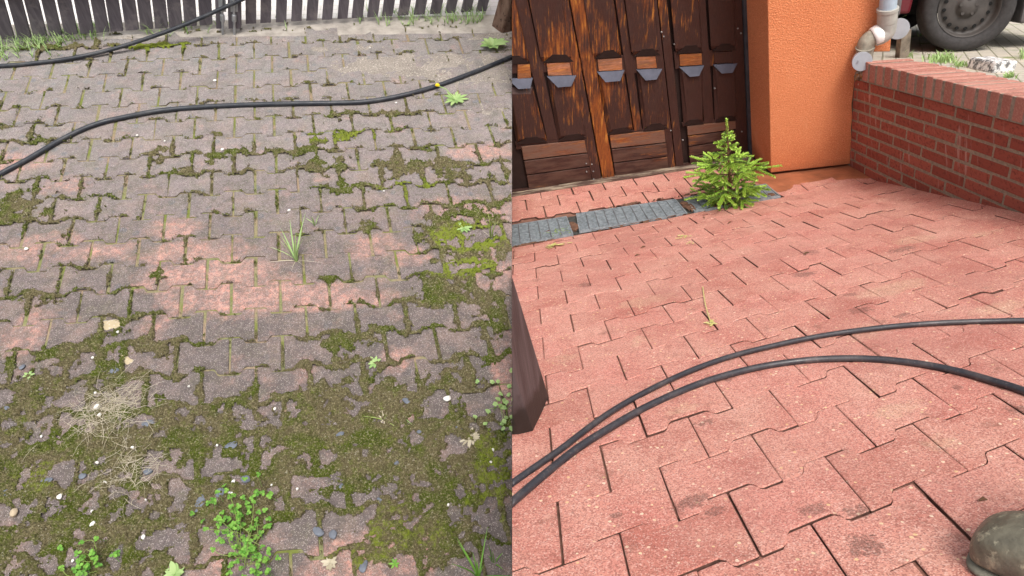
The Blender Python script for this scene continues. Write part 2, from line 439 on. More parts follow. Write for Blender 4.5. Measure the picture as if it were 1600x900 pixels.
gr = t.mr(t.noise(16,7,.75,vec=t.map(loc=(8,1,0))),.50,.60); base = t.mix(t.math('MULTIPLY',gr,.7), base, (.11,.095,.075))
gr3 = t.mr(t.noise(52,6,.8,vec=t.map(loc=(8,7,0))),.50,.62); base = t.mix(t.math('MULTIPLY',gr3,.5), base, (.12,.115,.07))
nr2 = t.math('MULTIPLY', t.mr(t.math('ADD', t.sep(t.tc,1), t.math('MULTIPLY',t.noise(3,4,.6),-.6)), -.85, .25, 1, 0), t.mr(t.noise(20,6,.75,vec=t.map(loc=(3,9,0))),.34,.60,.35,.95))
base = t.mix(nr2, base, t.mix(t.noise(45,4,.7), (.075,.065,.066), (.135,.11,.098)))
dp_ = t.mr(t.noise(4,6,.7,vec=t.map(loc=(1,8,0))),.50,.62); base = t.mix(t.math('MULTIPLY',dp_,.3), base, (.34,.235,.20))
up_ = t.mr(t.sep(t.tc,1), -.1, 1.5, 0, .5); base = t.mix(t.math('MULTIPLY',up_,t.mr(t.noise(5,6,.7,vec=t.map(loc=(12,3,0))),.35,.6,.4,1)), base, (.285,.29,.285))  # pavers grow lighter and greyer with distance: surface glare put into the colour
base = t.mix(t.math('MULTIPLY',pk,t.mr(t.noise(24,6,.75,vec=t.map(loc=(6,6,0))),.36,.55,1.0,.25)), base, t.mix(t.mr(t.noise(60,3),.35,.65),(.58,.28,.22),(.47,.29,.24)))
g = t.voro(420); gx = t.sep(g,0)
base = t.mix(t.math('MULTIPLY', t.math('GREATER_THAN',gx,.90), .35), base, (.55,.50,.47))
base = t.mix(t.math('MULTIPLY', t.math('LESS_THAN',gx,.22), .5), base, (.06,.05,.05))
h = t.math('ADD', t.math('MULTIPLY', t.noise(380,2), .6), t.math('MULTIPLY', t.noise(60,5,.65), 1.4))
M_WP = t.done(base, t.bump(h, .003, .9))
mb = MB(); pavers(mb, fL, cells, 10, 6.5, zj=.8, tj=.8, pj=1.6, bev=3.5)
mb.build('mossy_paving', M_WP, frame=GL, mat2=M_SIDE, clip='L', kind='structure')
t = NT('joint_soil', .95, .1)
c = t.mix(t.mr(t.noise(7,4),.42,.6), (.20,.205,.095), (.28,.205,.145))
c = t.mix(t.mr(t.noise(120,3),.5,.7), c, (.13,.12,.07))
c = t.mix(t.math('MULTIPLY',t.mr(t.noise(9,4,.6,vec=t.map(loc=(5,5,0))),.5,.62),.8), c, (.13,.16,.03))
M_SOIL = t.done(c, t.bump(t.noise(200,4),.004))
mb = MB(); mb.prism([(-9,-3.2,-.0038),(6,-3.2,-.0038),(6,1.80,-.0038),(-9,1.80,-.0038)], (0,0,-.7))
mb.build('ground', M_SOIL, frame=GL, clip='L', kind='structure')
# pale concrete strip under the gate
M_KERB = simple('pale_concrete', (.34,.31,.275), .9, .3, 12, .003, 120)
mb = MB(); mb.prism([(-4,1.70,.001),(3,1.60,.001),(3,1.83,.001),(-4,1.83,.001)], (0,0,-.08)); mb.build('kerb', M_KERB, frame=GL, clip='L', kind='structure', bevel=.006)
# pale yard beyond the gate
t = NT('pale_cobble_yard', .8, .3)
br = t.n('ShaderNodeTexBrick'); t.l(t.map((1,1,1)), br.inputs['Vector']); br.inputs['Scale'].default_value = 5
br.inputs['Color1'].default_value = (.72,.70,.68,1); br.inputs['Color2'].default_value = (.66,.63,.62,1); br.inputs['Mortar'].default_value = (.5,.5,.44,1); br.inputs['Mortar Size'].default_value = .012
M_PALE = t.done(t.mix(t.mr(t.noise(3,4),.3,.7,0,.3), br.outputs['Color'], (.6,.58,.55)), t.bump(t.noise(150,3),.002))
mb = MB(); mb.prism([(-40,1.80,-.012),(30,1.80,-.012),(30,60,-.012),(-40,60,-.012)], (0,0,-.5))
mb.build('yard', M_PALE, frame=GL, clip='L', kind='structure')

# distance to the nearest paver joint of the left field (vectorised)
def joint_dist(X, Y):
    Ym = -Y*1000/np.exp(-QL[6]/2); Xm = (X*1000-QL[7]*Ym)/np.exp(QL[6]/2)
    w = 13*np.tanh(2.4*np.sin(2*np.pi*(Xm/200+.25)))   # wavy line, alternates with the rows
    r = np.round(Ym/139); d1 = np.full(X.shape, 1e3)
    for k in (-1,0,1):
        rr = r+k; s_ = np.where(rr%2 == 0, 1, -1)
        # line rr lies above row rr: the row's own joints (at 200c+100(rr%2)) reach over it
        w = 13*np.tanh(3*np.cos(2*np.pi*Xm/200))*s_
        d1 = np.minimum(d1, np.abs(Ym-(139*rr-w)))
    row = np.floor(Ym/139); off = np.where(row%2 == 0, 0, 100)
    d2 = np.abs((Xm-off+100)%200-100)
    return np.minimum(d1*.92, d2)
def gb(X, Y, L):
    s_ = np.zeros(X.shape)
    for u, v, a, b, k in L:
        x, y = hL(u,v); s_ = np.maximum(s_, k*np.exp(-(((X-x)/a)**2+((Y-y)/b)**2)))
    return s_
MOSS = [(150,720,.6,.33,1.04),(480,700,.6,.26,1.10),(330,790,.5,.25,.98),(560,640,.36,.22,1.05),(720,740,.3,.36,1.02),(70,610,.26,.16,.93),(30,850,.25,.2,.95),(690,820,.26,.2,.95),
        (560,530,.25,.09,.82),(130,540,.22,.09,.88),(740,400,.22,.11,.85),(700,370,.16,.08,.9),(735,270,.22,.13,.88),(620,245,.26,.08,.78),(540,215,.25,.05,.7),
        (30,330,.25,.12,.72),(60,470,.2,.08,.6),(210,545,.2,.08,.85),(410,620,.22,.1,.85),(250,430,.06,.04,.7),(180,330,.15,.05,.6),(80,75,.25,.06,.85),(260,72,.3,.05,.75),
        (770,560,.12,.12,.75),(470,560,.3,.08,.85),(200,880,.35,.1,.85),(330,250,.3,.1,.6),(285,265,.08,.06,.75),(250,235,.06,.05,.65),(500,260,.2,.1,.62),(20,215,.2,.2,.45),(560,180,.3,.04,.6),(620,880,.2,.1,.7),(740,330,.26,.16,.95),(690,450,.24,.12,.85),(760,480,.16,.2,.9),(650,260,.26,.12,.85),(560,290,.22,.08,.7),(420,240,.3,.05,.62),(60,300,.25,.06,.7),(110,560,.3,.1,.95),(700,600,.2,.12,.9),(520,440,.1,.05,.5),(580,350,.1,.06,.6)]
BARE = [(400,455,.40,.05,1),(375,565,.13,.06,1),(60,520,.10,.08,.9),(100,745,.07,.06,.9),(355,605,.08,.035,.8),(430,860,.16,.06,1),(345,735,.06,.05,.8),(610,400,.14,.06,.9),(480,505,.15,.04,.8),
        (660,565,.06,.06,.8),(760,850,.06,.08,.8),(215,660,.05,.03,.7),(715,700,.04,.05,.8),(515,715,.03,.03,.8),(650,110,.5,.06,1),(620,440,.10,.05,.6),(50,235,.4,.02,.3),(690,620,.04,.05,.8),(590,900,.2,.03,.7)]
def mossf(X, Y):
    jd = joint_dist(X,Y)
    D = gb(X,Y,MOSS)-.8*gb(X,Y,BARE)
    big = fbm(X,Y,7,3,3); mid = fbm(X,Y,24,9,4,.6); fin = fbm(X,Y,110,21,3,.7)
    j = np.exp(-(jd/10.)**2)
    f = .68*D+.70*(big-.5)+1.05*(mid-.5)+.30*(fin-.5)+j*(.50+.30*D)-.432
    hgt = sstep(-.05,.22,f); cu = fbm(X,Y,38,140,2); cu = 1-np.abs(2*cu-1)*2.2; cv = fbm(X,Y,75,150,2); cv = 1-np.abs(2*cv-1)*2
    return -.0060+hgt*.0135*(.5+1.0*mid)+sstep(-.03,.10,f)*(.0065*(fin-.35)+.0060*(cu-.4)+.0035*(cv-.4))
t = NT('moss', .95, .1)
c = t.mix(t.math('MULTIPLY',t.mr(t.noise(6,6,.68,vec=t.map(loc=(0,3,0))),.42,.53),.92), (.068,.090,.011), (.135,.110,.062))
c = t.mix(t.math('MULTIPLY',t.mr(t.noise(30,5,.7,vec=t.map(loc=(2,7,0))),.54,.64),.7), c, (.105,.135,.018))
c = t.mix(t.mr(t.noise(160,3,.7),.5,.66), c, (.27,.24,.14))
c = t.mix(t.mr(t.noise(210,3,.7,vec=t.map(loc=(1,3,0))),.52,.66), c, (.045,.045,.015))
g = t.voro(240); c = t.mix(t.math('MULTIPLY', t.math('GREATER_THAN', t.sep(g,0), .975), .5), c, (.38,.36,.28))
brt = t.blobs([(*hL(u,v),a,b,k) for u,v,a,b,k in [(740,370,.2,.1,1),(735,420,.2,.06,.9),(240,75,.3,.05,.9),(560,690,.3,.05,.3),(770,740,.12,.2,.6),(540,215,.3,.06,.9),(640,300,.2,.12,.7),(520,880,.3,.1,.5),(590,830,.3,.1,.5),(60,740,.1,.1,.5),(520,650,.3,.05,.3)]],.5,30)
c = t.mix(t.math('MULTIPLY',brt,.75), c, t.mix(t.noise(150,2),(.13,.19,.012),(.24,.28,.035)))
M_MOSS = t.done(c, t.bump(t.noise(350,3,.7), .005, 1))
x0a, x1a = -1.0, 2.05
moss = sheet('moss', GL, -.35, 1.75, -1.62, -.28, .0042, mossf, M_MOSS, side='L')
tag(moss, 'thick green and brown moss spreading over the front of the dirty paving', 'moss')
moss2 = sheet('moss', GL, -1.3, 2.05, -.28, 1.78, .0068, mossf, M_MOSS, side='L')
tag(moss2, 'thin yellow-green moss filling the joints of the paving up to the gate', 'moss')
# moss tips: tiny upright leaves over the cushions
M_TIP = NT('moss_tips', .9, .1); t = M_TIP; M_TIP = t.done(t.mix(t.math('MULTIPLY',t.mr(t.noise(6,6,.68,vec=t.map(loc=(0,3,0))),.42,.53),.92), t.mix(t.island(), (.045,.062,.008), (.12,.155,.022)), t.mix(t.island(), (.07,.057,.033), (.23,.19,.12))))
def tips(n, xa, xb, ya, yb, hh):
    X = rng.uniform(xa,xb,n); Y = rng.uniform(ya,yb,n); Z = mossf(X,Y); k = Z > -.001
    C = GL.o[0]+GL.ex[0]*X+GL.ey[0]*Y; k &= C < -.003; X,Y,Z = X[k],Y[k],Z[k]; n = len(X)
    q = rng.uniform(0,6.28,n); h_ = hh*rng.uniform(.5,1.2,n); w_ = hh*.32; lx = rng.normal(0,.5,n)*h_; ly = rng.normal(0,.5,n)*h_
    V = np.stack([np.stack([X-np.cos(q)*w_,Y-np.sin(q)*w_,Z-.001],1), np.stack([X+np.cos(q)*w_,Y+np.sin(q)*w_,Z-.001],1),
                  np.stack([X+lx+np.cos(q)*w_*.3,Y+ly+np.sin(q)*w_*.3,Z+h_],1), np.stack([X+lx-np.cos(q)*w_*.3,Y+ly-np.sin(q)*w_*.3,Z+h_],1)],1).reshape(-1,3)
    o = grid_mesh('moss', V, np.arange(4*n).reshape(n,4), M_TIP, GL, 'stuff', False); return o
tag(tips(90000, -.35,1.75,-1.62,-.28,.0055), 'fuzzy tips standing on the moss at the front of the paving', 'moss')
tag(tips(60000, -1.3,2.05,-.28,1.0,.007), 'fuzzy tips standing on the moss in the joints farther back', 'moss')
# dried mud
MUD = [(660,100,.7,.16,1.25),(740,110,.4,.2,1.1),(560,75,.5,.06,.9),(175,505,.09,.045,1.1),(190,560,.11,.05,.85),(200,740,.09,.10,.85),(165,640,.1,.03,.7),(770,170,.2,.1,.8),(70,85,.4,.05,.6),(770,60,.2,.1,1.2),(120,60,.6,.04,.9),(400,50,.6,.03,.7)]
def mudf(X, Y):
    f = gb(X,Y,MUD)+.9*(fbm(X,Y,12,50,4,.6)-.5)-.52
    return -.0055+sstep(0,.3,f)*.0062+np.where(f>0,1,0)*.003*(fbm(X,Y,90,60,2)-.5)
t = NT('dry_mud', .95, .15)
c = t.mix(t.mr(t.noise(6,4),.35,.65), (.24,.215,.19), (.34,.305,.265)); c = t.mix(t.mr(t.noise(130,4,.7),.5,.68), c, (.13,.10,.075))
c = t.mix(t.blobs([(*hL(175,508),.05,.03,1.2),(*hL(190,560),.08,.04,.8),(*hL(200,750),.07,.08,.7)],.5,40), c, (.46,.38,.25))
g = t.voro(200); c = t.mix(t.math('MULTIPLY', t.math('GREATER_THAN', t.sep(g,0), .94), .7), c, (.55,.5,.44))
M_MUD = t.done(c, t.bump(t.noise(220,4,.7), .004, 1))
mud = sheet('dry_mud', GL, -1.4, 2.05, -.95, 1.79, .0075, mudf, M_MUD, side='L')
tag(mud, 'dry grey mud lying over the paving in front of the gate', 'mud')
# ------------------------------------------------------------------ garage building and door
t = NT('orange_render', .9, .15)
c = t.mix(t.mr(t.noise(2.5,4),.3,.7), (.66,.215,.090), (.76,.27,.12))
c = t.mix(t.mr(t.noise(160,2),.5,.7), c, (.86,.38,.19)); c = t.mix(t.mr(t.noise(200,2,vec=t.map(loc=(5,1,2))),.56,.72), c, (.46,.12,.045))
low = t.mr(t.math('ADD', t.sep(t.tc,1), t.math('MULTIPLY',t.noise(9,4),.25)), .05,.32,.5,0)
c = t.mix(low, c, (.50,.13,.05))
st_ = t.mr(t.noise(5,6,.7,vec=t.map((3,1,1))),.56,.7); c = t.mix(t.math('MULTIPLY',st_,.25), c, (.74,.36,.2)); c = t.mix(t.mr(t.math('ADD', t.sep(t.tc,1), t.math('MULTIPLY',t.noise(25,5,.7),.12)), .05,.13,.6,0), c, (.30,.10,.05))
M_ORANGE = t.done(c, t.bump(t.noise(130,3,.65), .009, 1))
kh = lambda u,v,z=0: KL.hit(u,v,z)
M_GAPSHADE = simple('gap_shade_colour', (.06,.05,.045), .95, .3, 30)  # near-black inset strip: shadow gap below the plaster, put into the colour
UPK = KL.vec(UPR)
bld = Thing('garage_building', 'garage with rough orange rendered wall and dark wooden folding doors', 'building', KL)
jamb = KL.loc(GA.cam(GA.hit(1180,252)))-KL.loc(kA)             # from pillar front edge back to the door
ext = jamb*1.25
bl_, br_ = kh(1204.5,270), kh(1331,256)
wob = [(1331,256),(1333,250),(1329,240),(1331,225),(1330,200),(1332,185),(1331,165),(1333,150),(1335,128),(1345,118),(1348,106),(1349,100),(1354,86),(1362,84),(1364,81),(1391,80.5),(1397,0)]
edge = [kh(u,v) for u,v in wob]; topr = edge[-1]+UPK*1.75
tl = bl_+UPK*((topr[1]-bl_[1])/UPK[1])
mb = MB(); mb.prism([bl_]+edge+[topr, tl], ext); mb.build('pillar', M_ORANGE, bld, bevel=.004)
mb = MB(); q1_, q2_ = kh(1206,285), kh(1330,268); mb.prism([q1_+[0,0,-.03], q2_+[0,0,-.03], kh(1329,250)+[0,0,-.03], kh(1206,262)+[0,0,-.03]], ext*.9); mb.build('shadow_gap_strip', M_GAPSHADE, bld)
# return wall running back beyond the pillar, gable over the door, side and roof
dUP = KL.vec(DR.ey); dX = KL.vec(DR.ex); dZ = KL.vec(DR.ez); dO = KL.loc(DR.o)
def dk(x, y, z): return dO+dX*x+dUP*y+dZ*z
mb = MB(); H0, H1 = 2.05, 2.75
mb.prism([dk(-.25,H0,.12),dk(1.72,H0,.12),dk(1.72,H1,.12),dk(-.25,H1,.12)], -dZ*.3)
mb.build('lintel', M_ORANGE, bld, clip='R')
mb = MB(); mb.prism([dk(1.70,-.2,-.20),dk(1.95,-.2,-.20),dk(1.95,H1,-.20),dk(1.70,H1,-.20)], -dZ*3); mb.build('side_wall', M_ORANGE, bld)
M_ROOF = simple('roof_sheet', (.12,.05,.04), .8)
mb = MB(); mb.prism([dk(-.3,H1,.35),dk(2.4,H1,.35),dk(2.4,H1+.12,.35),dk(-.3,H1+.12,.35)], -dZ*3.7); mb.build('roof', M_ROOF, bld, clip='R')

def wood(name, orange, dark=(.030,.013,.010), vert=True, grey=0):
    t = NT(name, .55, .35)
    sx, sy = (34,2.6) if vert else (2.2,34)
    st = t.noise(3,5,.65,vec=t.map((sx,sy,4),loc=(.3,.1,0)))
    fine = t.noise(9,4,.7,vec=t.map((sx*2.2,sy*1.3,5)))
    big = t.noise(2.2,3,.55,vec=t.map((1.6,.9,1) if vert else (1,1.6,1), loc=(2,orange,1)))
    c = t.mix(t.mr(fine,.35,.65), dark, tuple(x*2.1 for x in dark))
    blot = t.noise(11,6,.75,vec=t.map((1.5,.7,1) if vert else (.7,1.5,1),loc=(orange*3,1,2)))
    wear = t.mr(t.math('ADD', t.math('ADD', t.math('MULTIPLY',st,.45), t.math('MULTIPLY',big,.55)), t.math('MULTIPLY',blot,.30)), .80-.25*orange, .90-.22*orange)
    wc = t.mix(t.mr(fine,.38,.6), (.13,.032,.010), (.30,.085,.016)); wc = t.mix(t.mr(st,.55,.68), wc, (.50,.20,.035))
    c = t.mix(t.math('MULTIPLY',wear,.9), c, wc)
    if grey: c = t.mix(t.math('MULTIPLY',t.mr(t.noise(7,4,.6,vec=t.map((1,5,1))),.4,.6),grey), c, (.15,.085,.06))
    return t.done(c, t.bump(t.math('ADD',t.math('MULTIPLY',fine,.7),t.math('MULTIPLY',wear,-.4)), .0018, .8), t.mr(t.noise(20,3),.3,.7,.32,.62))
WD0, WD1, WD2, WD3 = wood('stained_timber_dark',.10), wood('stained_timber',.42), wood('peeling_timber',.62), wood('bare_timber',1.0)
WH0, WH1 = wood('board_timber',.30,vert=False,grey=.4), wood('worn_board_timber',.62,dark=(.10,.045,.028),vert=False,grey=.9)
WBLK = wood('bare_block_timber',.8,dark=(.30,.12,.06),vert=False,grey=.6)
WBLKY = wood('yellow_block_timber',1.1,dark=(.38,.17,.06),vert=False,grey=.3)
M_LEDGE = simple('ledge_reflection_tint', (.085,.09,.12), .5, .2, 20)  # blue-grey reflection on the sloping ledges, put into their colour
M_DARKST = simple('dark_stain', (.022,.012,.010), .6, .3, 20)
M_STEEL = simple('galvanised_steel', (.42,.44,.46), .45, .25, 30, metal=.6, spec=.5)
M_BLACKMETAL = simple('frame_metal', (.045,.05,.06), .5, .3, 20)
door = Thing('garage_door', 'dark brown folding garage door with raised panels and peeling orange stain', 'garage door', DR)
UPD = DR.vec(UPR)
def D(cx, cy, z=0): return DR.hit(800+cx/3, cy/3, z)           # from enlarged-view units to the door plane
def up_to(p, H): return p+UPD*((H-p[1])/UPD[1])
HT = 2.03
def slab(name, mat, corners, z, th=.02, bev=.0015, parent=None, raise_top=False):
    """flat timber piece: corners (enlarged-view units) bottom-left, bottom-right, top-right, top-left"""
    P = [D(a,b,0) for a,b in corners]
    if raise_top: P[2] = up_to(P[1],HT); P[3] = up_to(P[0],HT)
    P = [p+np.array([0,0,z-th]) for p in P]
    mb = MB(); mb.prism(P, (0,0,th)); return mb.build(name, mat, door, clip='R', bevel=bev, parent=parent)
def leaf_back(x0, x1, y0, y1):
    slab('backing', M_DARKST, [(x0,y0),(x1,y1),(x1,0),(x0,0)], -.012, .02, raise_top=True)
leaf_back(-30, 1100, 905, 722)
def raised(corners, mat, ch=(1,1), inset=.028, z0=.004, z1=.020, top=False):
    """raised panel with sloping margins; a dark chamfer shows along its lower edge"""
    P = [D(a,b,0) for a,b in corners]
    if top: P[2] = up_to(P[1],HT-.12); P[3] = up_to(P[0],HT-.12)
    c = sum(P)/4
    def ins(p):
        d = c-p; q = p.copy(); q[0] += math.copysign(inset*.55,d[0]); q[1] += math.copysign(inset*1.15,d[1]); return q
    A = [p+np.array([0,0,z0-.006]) for p in P]; B = [p+np.array([0,0,z0]) for p in P]; I = [ins(p)+np.array([0,0,z1]) for p in P]
    mb = MB(); mb.add(A+B+I, [(0,1,2,3)]+[(i,(i+1)%4,4+(i+1)%4,4+i) for i in range(4)]+[(4+i,4+(i+1)%4,8+(i+1)%4,8+i) for i in range(4)]+[(8,9,10,11)])
    return mb.build('raised_panel', mat, door, clip='R')
def ledge(corners):
    """sloping weather ledge: wide upper edge, narrow lower edge"""
    tl_, tr_, br2, bl2 = [D(a,b,0) for a,b in corners]
    o = np.array([0,0,1])
    mb = MB(); mb.add([tl_+o*.016,tr_+o*.016,br2+o*.036,bl2+o*.036,tl_,tr_,br2,bl2], [(0,1,2,3),(4,5,6,7),(0,4,7,3),(1,5,6,2),(0,1,5,4),(3,2,6,7)])
    return mb.build('weather_ledge', M_LEDGE, door, clip='R')
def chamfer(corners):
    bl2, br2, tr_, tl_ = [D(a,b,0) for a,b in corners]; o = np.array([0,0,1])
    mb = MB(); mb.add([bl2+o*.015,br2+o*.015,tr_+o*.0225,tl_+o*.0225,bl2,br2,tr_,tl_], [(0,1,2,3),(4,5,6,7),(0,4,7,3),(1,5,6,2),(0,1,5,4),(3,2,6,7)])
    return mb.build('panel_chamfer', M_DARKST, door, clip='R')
# full-height stiles
ST = [((375,845),(418,838),(290,0),(262,0),WD1), ((425,842),(480,830),(345,0),(287,0),WD3), ((733,800),(764,793),(690,0),(676,0),WD1),
      ((768,792),(803,784),(752,0),(703,0),WD2), ((1052,727),(1102,716),(1070,0),(1042,0),WD0)]
for a,b,c,d,m_ in ST: slab('stile', m_, [a,b,c,d], .014, .022, raise_top=True)
# muntins between the panel columns
for cr, m_ in (([(165,655),(215,650),(108,0),(92,0)],WD1), ([(572,612),(608,606),(545,0),(478,0)],WD1), ([(900,578),(945,571),(925,0),(884,0)],WD0)):
    slab('muntin', m_, cr, .008, .016, raise_top=True)
# rails behind ledges and above the boards
for cr in ([(-25,345),(355,330),(300,250),(-25,280)], [(395,350),(735,335),(700,245),(375,270)], [(765,322),(1052,300),(1045,228),(757,243)]):
    slab('rail', WD1, cr, .004, .012)
for cr in ([(20,700),(378,650),(370,628),(15,665)], [(430,640),(752,605),(745,592),(425,622)], [(800,592),(1055,560),(1055,548),(795,575)]):
    slab('rail', WD0, cr, .006, .014)
UPP = [([(-40,299),(82,292),(97,0),(-40,0)],WD2), ([(146,290),(286,285),(235,0),(105,0)],WD2), ([(386,272),(512,263),(474,0),(350,0)],WD2),
       ([(568,262),(692,255),(680,0),(543,0)],WD2), ([(770,249),(890,241),(880,0),(757,0)],WD2), ([(936,238),(1048,232),(1038,0),(926,0)],WD0)]
for cr, m_ in UPP: raised(cr, m_, top=True)
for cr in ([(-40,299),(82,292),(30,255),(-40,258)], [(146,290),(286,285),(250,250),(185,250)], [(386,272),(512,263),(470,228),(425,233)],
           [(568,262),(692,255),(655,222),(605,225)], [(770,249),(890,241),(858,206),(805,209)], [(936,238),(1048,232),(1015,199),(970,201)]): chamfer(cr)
for cr, m_ in (([(25,366),(88,361),(82,297),(25,299)],WBLKY), ([(168,352),(288,348),(283,289),(160,293)],WBLK), ([(405,331),(515,325),(512,270),(398,276)],WBLK),
           ([(584,320),(688,315),(684,260),(580,264)],WBLK), ([(785,306),(888,301),(885,247),(782,253)],WBLKY), ([(945,294),(1048,290),(1045,238),(943,243)],WD0)):
    slab('middle_block', m_, cr, .012, .012)
for cr in ([(-20,368),(94,362),(80,403),(25,407)], [(162,355),(298,349),(270,394),(208,399)], [(397,335),(523,326),(498,369),(430,375)],
           [(581,324),(700,318),(668,362),(617,367)], [(781,312),(895,304),(866,346),(822,350)], [(939,301),(1051,293),(1022,331),(972,335)]): ledge(cr)
for cr, m_ in (([(20,672),(165,662),(95,405),(-20,410)],WD2), ([(215,657),(352,645),(298,350),(165,358)],WD1), ([(447,628),(567,611),(523,330),(400,338)],WD2),
           ([(613,610),(730,600),(700,319),(584,325)],WD1), ([(803,585),(896,577),(895,305),(783,313)],WD1), ([(949,570),(1052,560),(1051,295),(940,302)],WD0)):
    raised(cr, m_)
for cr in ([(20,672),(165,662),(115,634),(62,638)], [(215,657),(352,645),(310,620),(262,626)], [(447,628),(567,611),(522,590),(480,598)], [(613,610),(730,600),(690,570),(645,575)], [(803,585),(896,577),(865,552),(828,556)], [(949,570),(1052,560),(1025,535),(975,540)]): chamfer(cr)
def rows(xl0, yl0, xr0, yr0, xl1, yl1, xr1, yr1, mats):
    n = len(mats)
    for i, m_ in enumerate(mats):
        a, b = i/n, (i+1)/n-.025
        f = lambda t_: ((xl0+(xl1-xl0)*t_, yl0+(yl1-yl0)*t_), (xr0+(xr1-xr0)*t_, yr0+(yr1-yr0)*t_))
        (p, q), (r_, s_) = f(b), f(a)
        slab('board', m_, [p,q,s_,r_], .012+.002*(i%2), .014, .003)
rows(42,684,346,652, 80,888,372,842, [WH1,WH0,WH0]); rows(455,630,724,604, 484,830,741,793, [WH1,WH0,WH0]); rows(818,588,1048,562, 834,784,1058,736, [WH1,WH0,WH0,WH0])
slab('bottom_rail', WD0, [(-30,905),(420,845),(415,838),(-30,893)], .016, .02)
slab('bottom_rail', WD0, [(480,838),(1105,722),(1103,712),(480,828)], .014, .02)
slab('frame_strip', M_BLACKMETAL, [(1104,728),(1120,724),(1096,0),(1076,0)], .03, .04, raise_top=True)
M_RIMD = simple('bolt_steel', (.24,.22,.21), .5, .3, 30, metal=.3)
for cx, cy in ((697,147),(707,168),(757,203),(1053,130),(1068,152),(946,410),(740,607),(797,652),(752,788),(345,762),(347,800),(371,765),(378,798),(1072,612),(380,835)):
    p = D(cx,cy,.0); mb = MB(); mb.tube([p+[0,0,.010],p+[0,0,.018],p+[0,0,.020]],[.005,.0045,.002],10); mb.build('bolt_head', M_RIMD, door)
# threshold
t = NT('weathered_threshold', .8, .2)
M_THR = t.done(t.mix(t.mr(t.noise(4,5,.7,vec=t.map((1,12,8))),.45,.6), (.075,.045,.035), (.36,.29,.21)), t.bump(t.noise(40,3,vec=t.map((1,14,8))),.002))
thr = Thing('door_threshold', 'worn grey-brown timber threshold under the garage door', 'threshold', DR)
mb = MB(); a, b = D(-30,905), D(1112,725)
mb.bar(a+[0,-.006,.015], b+[0,-.006,.015], .08, .022, (0,1,0)); mb.build('threshold_beam', M_THR, thr, clip='R', bevel=.003)

# ------------------------------------------------------------------ brick wall
t = NT('red_brick', .85, .2); isl = t.island()
c = t.mix(isl, (.26,.070,.048), (.36,.105,.072)); c = t.mix(t.mr(t.noise(60,4,.7),.5,.7), c, (.16,.045,.035))
c = t.mix(t.math('MULTIPLY',t.mr(t.noise(3,3,.6,vec=t.map((9,1,3))),.60,.70),.5), c, (.55,.40,.34))
M_BRICK = t.done(c, t.bump(t.noise(220,4,.6),.003,.9))
t = NT('coping_brick', .88, .2); isl = t.island()
c = t.mix(isl, (.36,.15,.115), (.48,.23,.18)); c = t.mix(t.mr(t.noise(90,4,.7),.48,.68,0,.5), c, (.60,.38,.31)); c = t.mix(t.mr(t.noise(40,4,.7,vec=t.map(loc=(3,3,0))),.6,.72), c, (.26,.17,.14))
M_COP = t.done(c, t.bump(t.noise(250,3,.6),.004,1))
M_MORTC = simple('coping_mortar', (.27,.24,.19), .95, .3, 60, .004, 180)
M_MORT = simple('mortar', (.29,.24,.175), .95, .3, 60, .004, 180)
wall = Thing('brick_wall', 'low red brick retaining wall with a coping of upright bricks', 'wall', WL)
UPW = WL.vec(UPR); sk = UPW[0]/UPW[1]
def W(s_, h, z=0): return np.array([s_+h*sk, h, z])             # along the coping line, down the wall
LW = 3.2
mb = MB(); mb.prism([W(-.12,.0,.0),W(LW,.0,.0),W(LW,-1.3,.0),W(-.12,-1.3,.0)], (0,0,-.20)); mb.build('mortar_core', M_MORT, wall)
e1, e2 = WL.hit(1331,262), WL.hit(1350,125)
hw = -e1[1]; course = hw/8.9; bl1 = abs(WL.hit(1397,143)[0]-WL.hit(1358,133)[0])
blen = bl1*1.0; mj = course*.24
mb = MB(); i = 0
while i < 17:
    y1 = -i*course-mj*.6; y0 = y1-course+mj; s_ = -.14-rng.uniform(0,.02)-(blen*.5 if i%2 else 0)
    while s_ < LW:
        L = blen*(1+rng.normal(0,.03)); jz = float(np.clip(rng.normal(0,.0012),-.0015,.003)); dy = rng.normal(0,.0012)
        mb.prism([W(s_,y0+dy,-.03),W(s_+L-mj,y0+dy,-.03),W(s_+L-mj,y1+dy,-.03),W(s_,y1+dy,-.03)], (0,0,.03+.003+jz)); s_ += L
    i += 1
mb.build('brickwork', M_BRICK, wall, cuts=[(W(-.09,0,0),(-1,sk*1.0,0))], bevel=.003)
# coping: soldier bricks
tpu = lambda p: WL.loc(TP.cam(p))
depth = .225; fwd = -.012; mb = MB(); mbm = MB()
w_ = bl1*.30; x = 0; upC = WL.loc(TP.cam((0,0,0)))*0+WL.vec(TP.ez); fcop = WL.hit(1352,97)
hcop = fcop[1]
bk = WL.vec(TP.ey)
while x < LW+.3:
    ww = w_*(1+rng.normal(0,.04)); p0 = tpu((x,fwd,0)); p1 = tpu((x+ww-.019,fwd,0)); z = rng.normal(0,.0018)
    a0_, a1_ = p0+upC*z, p1+upC*z
    b0_ = W(p0[0]-p0[1]*sk, .002, p0[2]+.0); b1_ = W(p1[0]-p1[1]*sk, .002, p1[2])
    mb.add([a0_,a1_,a1_+bk*depth,a0_+bk*depth,b0_,b1_,b1_+bk*depth,b0_+bk*depth],
           [(0,1,2,3),(7,6,5,4),(0,4,5,1),(1,5,6,2),(2,6,7,3),(3,7,4,0)])
    x += ww
mb.build('coping', M_COP, wall, bevel=.005, seg=3)
q0_, q1_ = tpu((0.01,fwd+.004,-.004)), tpu((LW+.3,fwd+.004,-.004))
r0_, r1_ = W(q0_[0]-q0_[1]*sk,-.004,q0_[2]), W(q1_[0]-q1_[1]*sk,-.004,q1_[2])
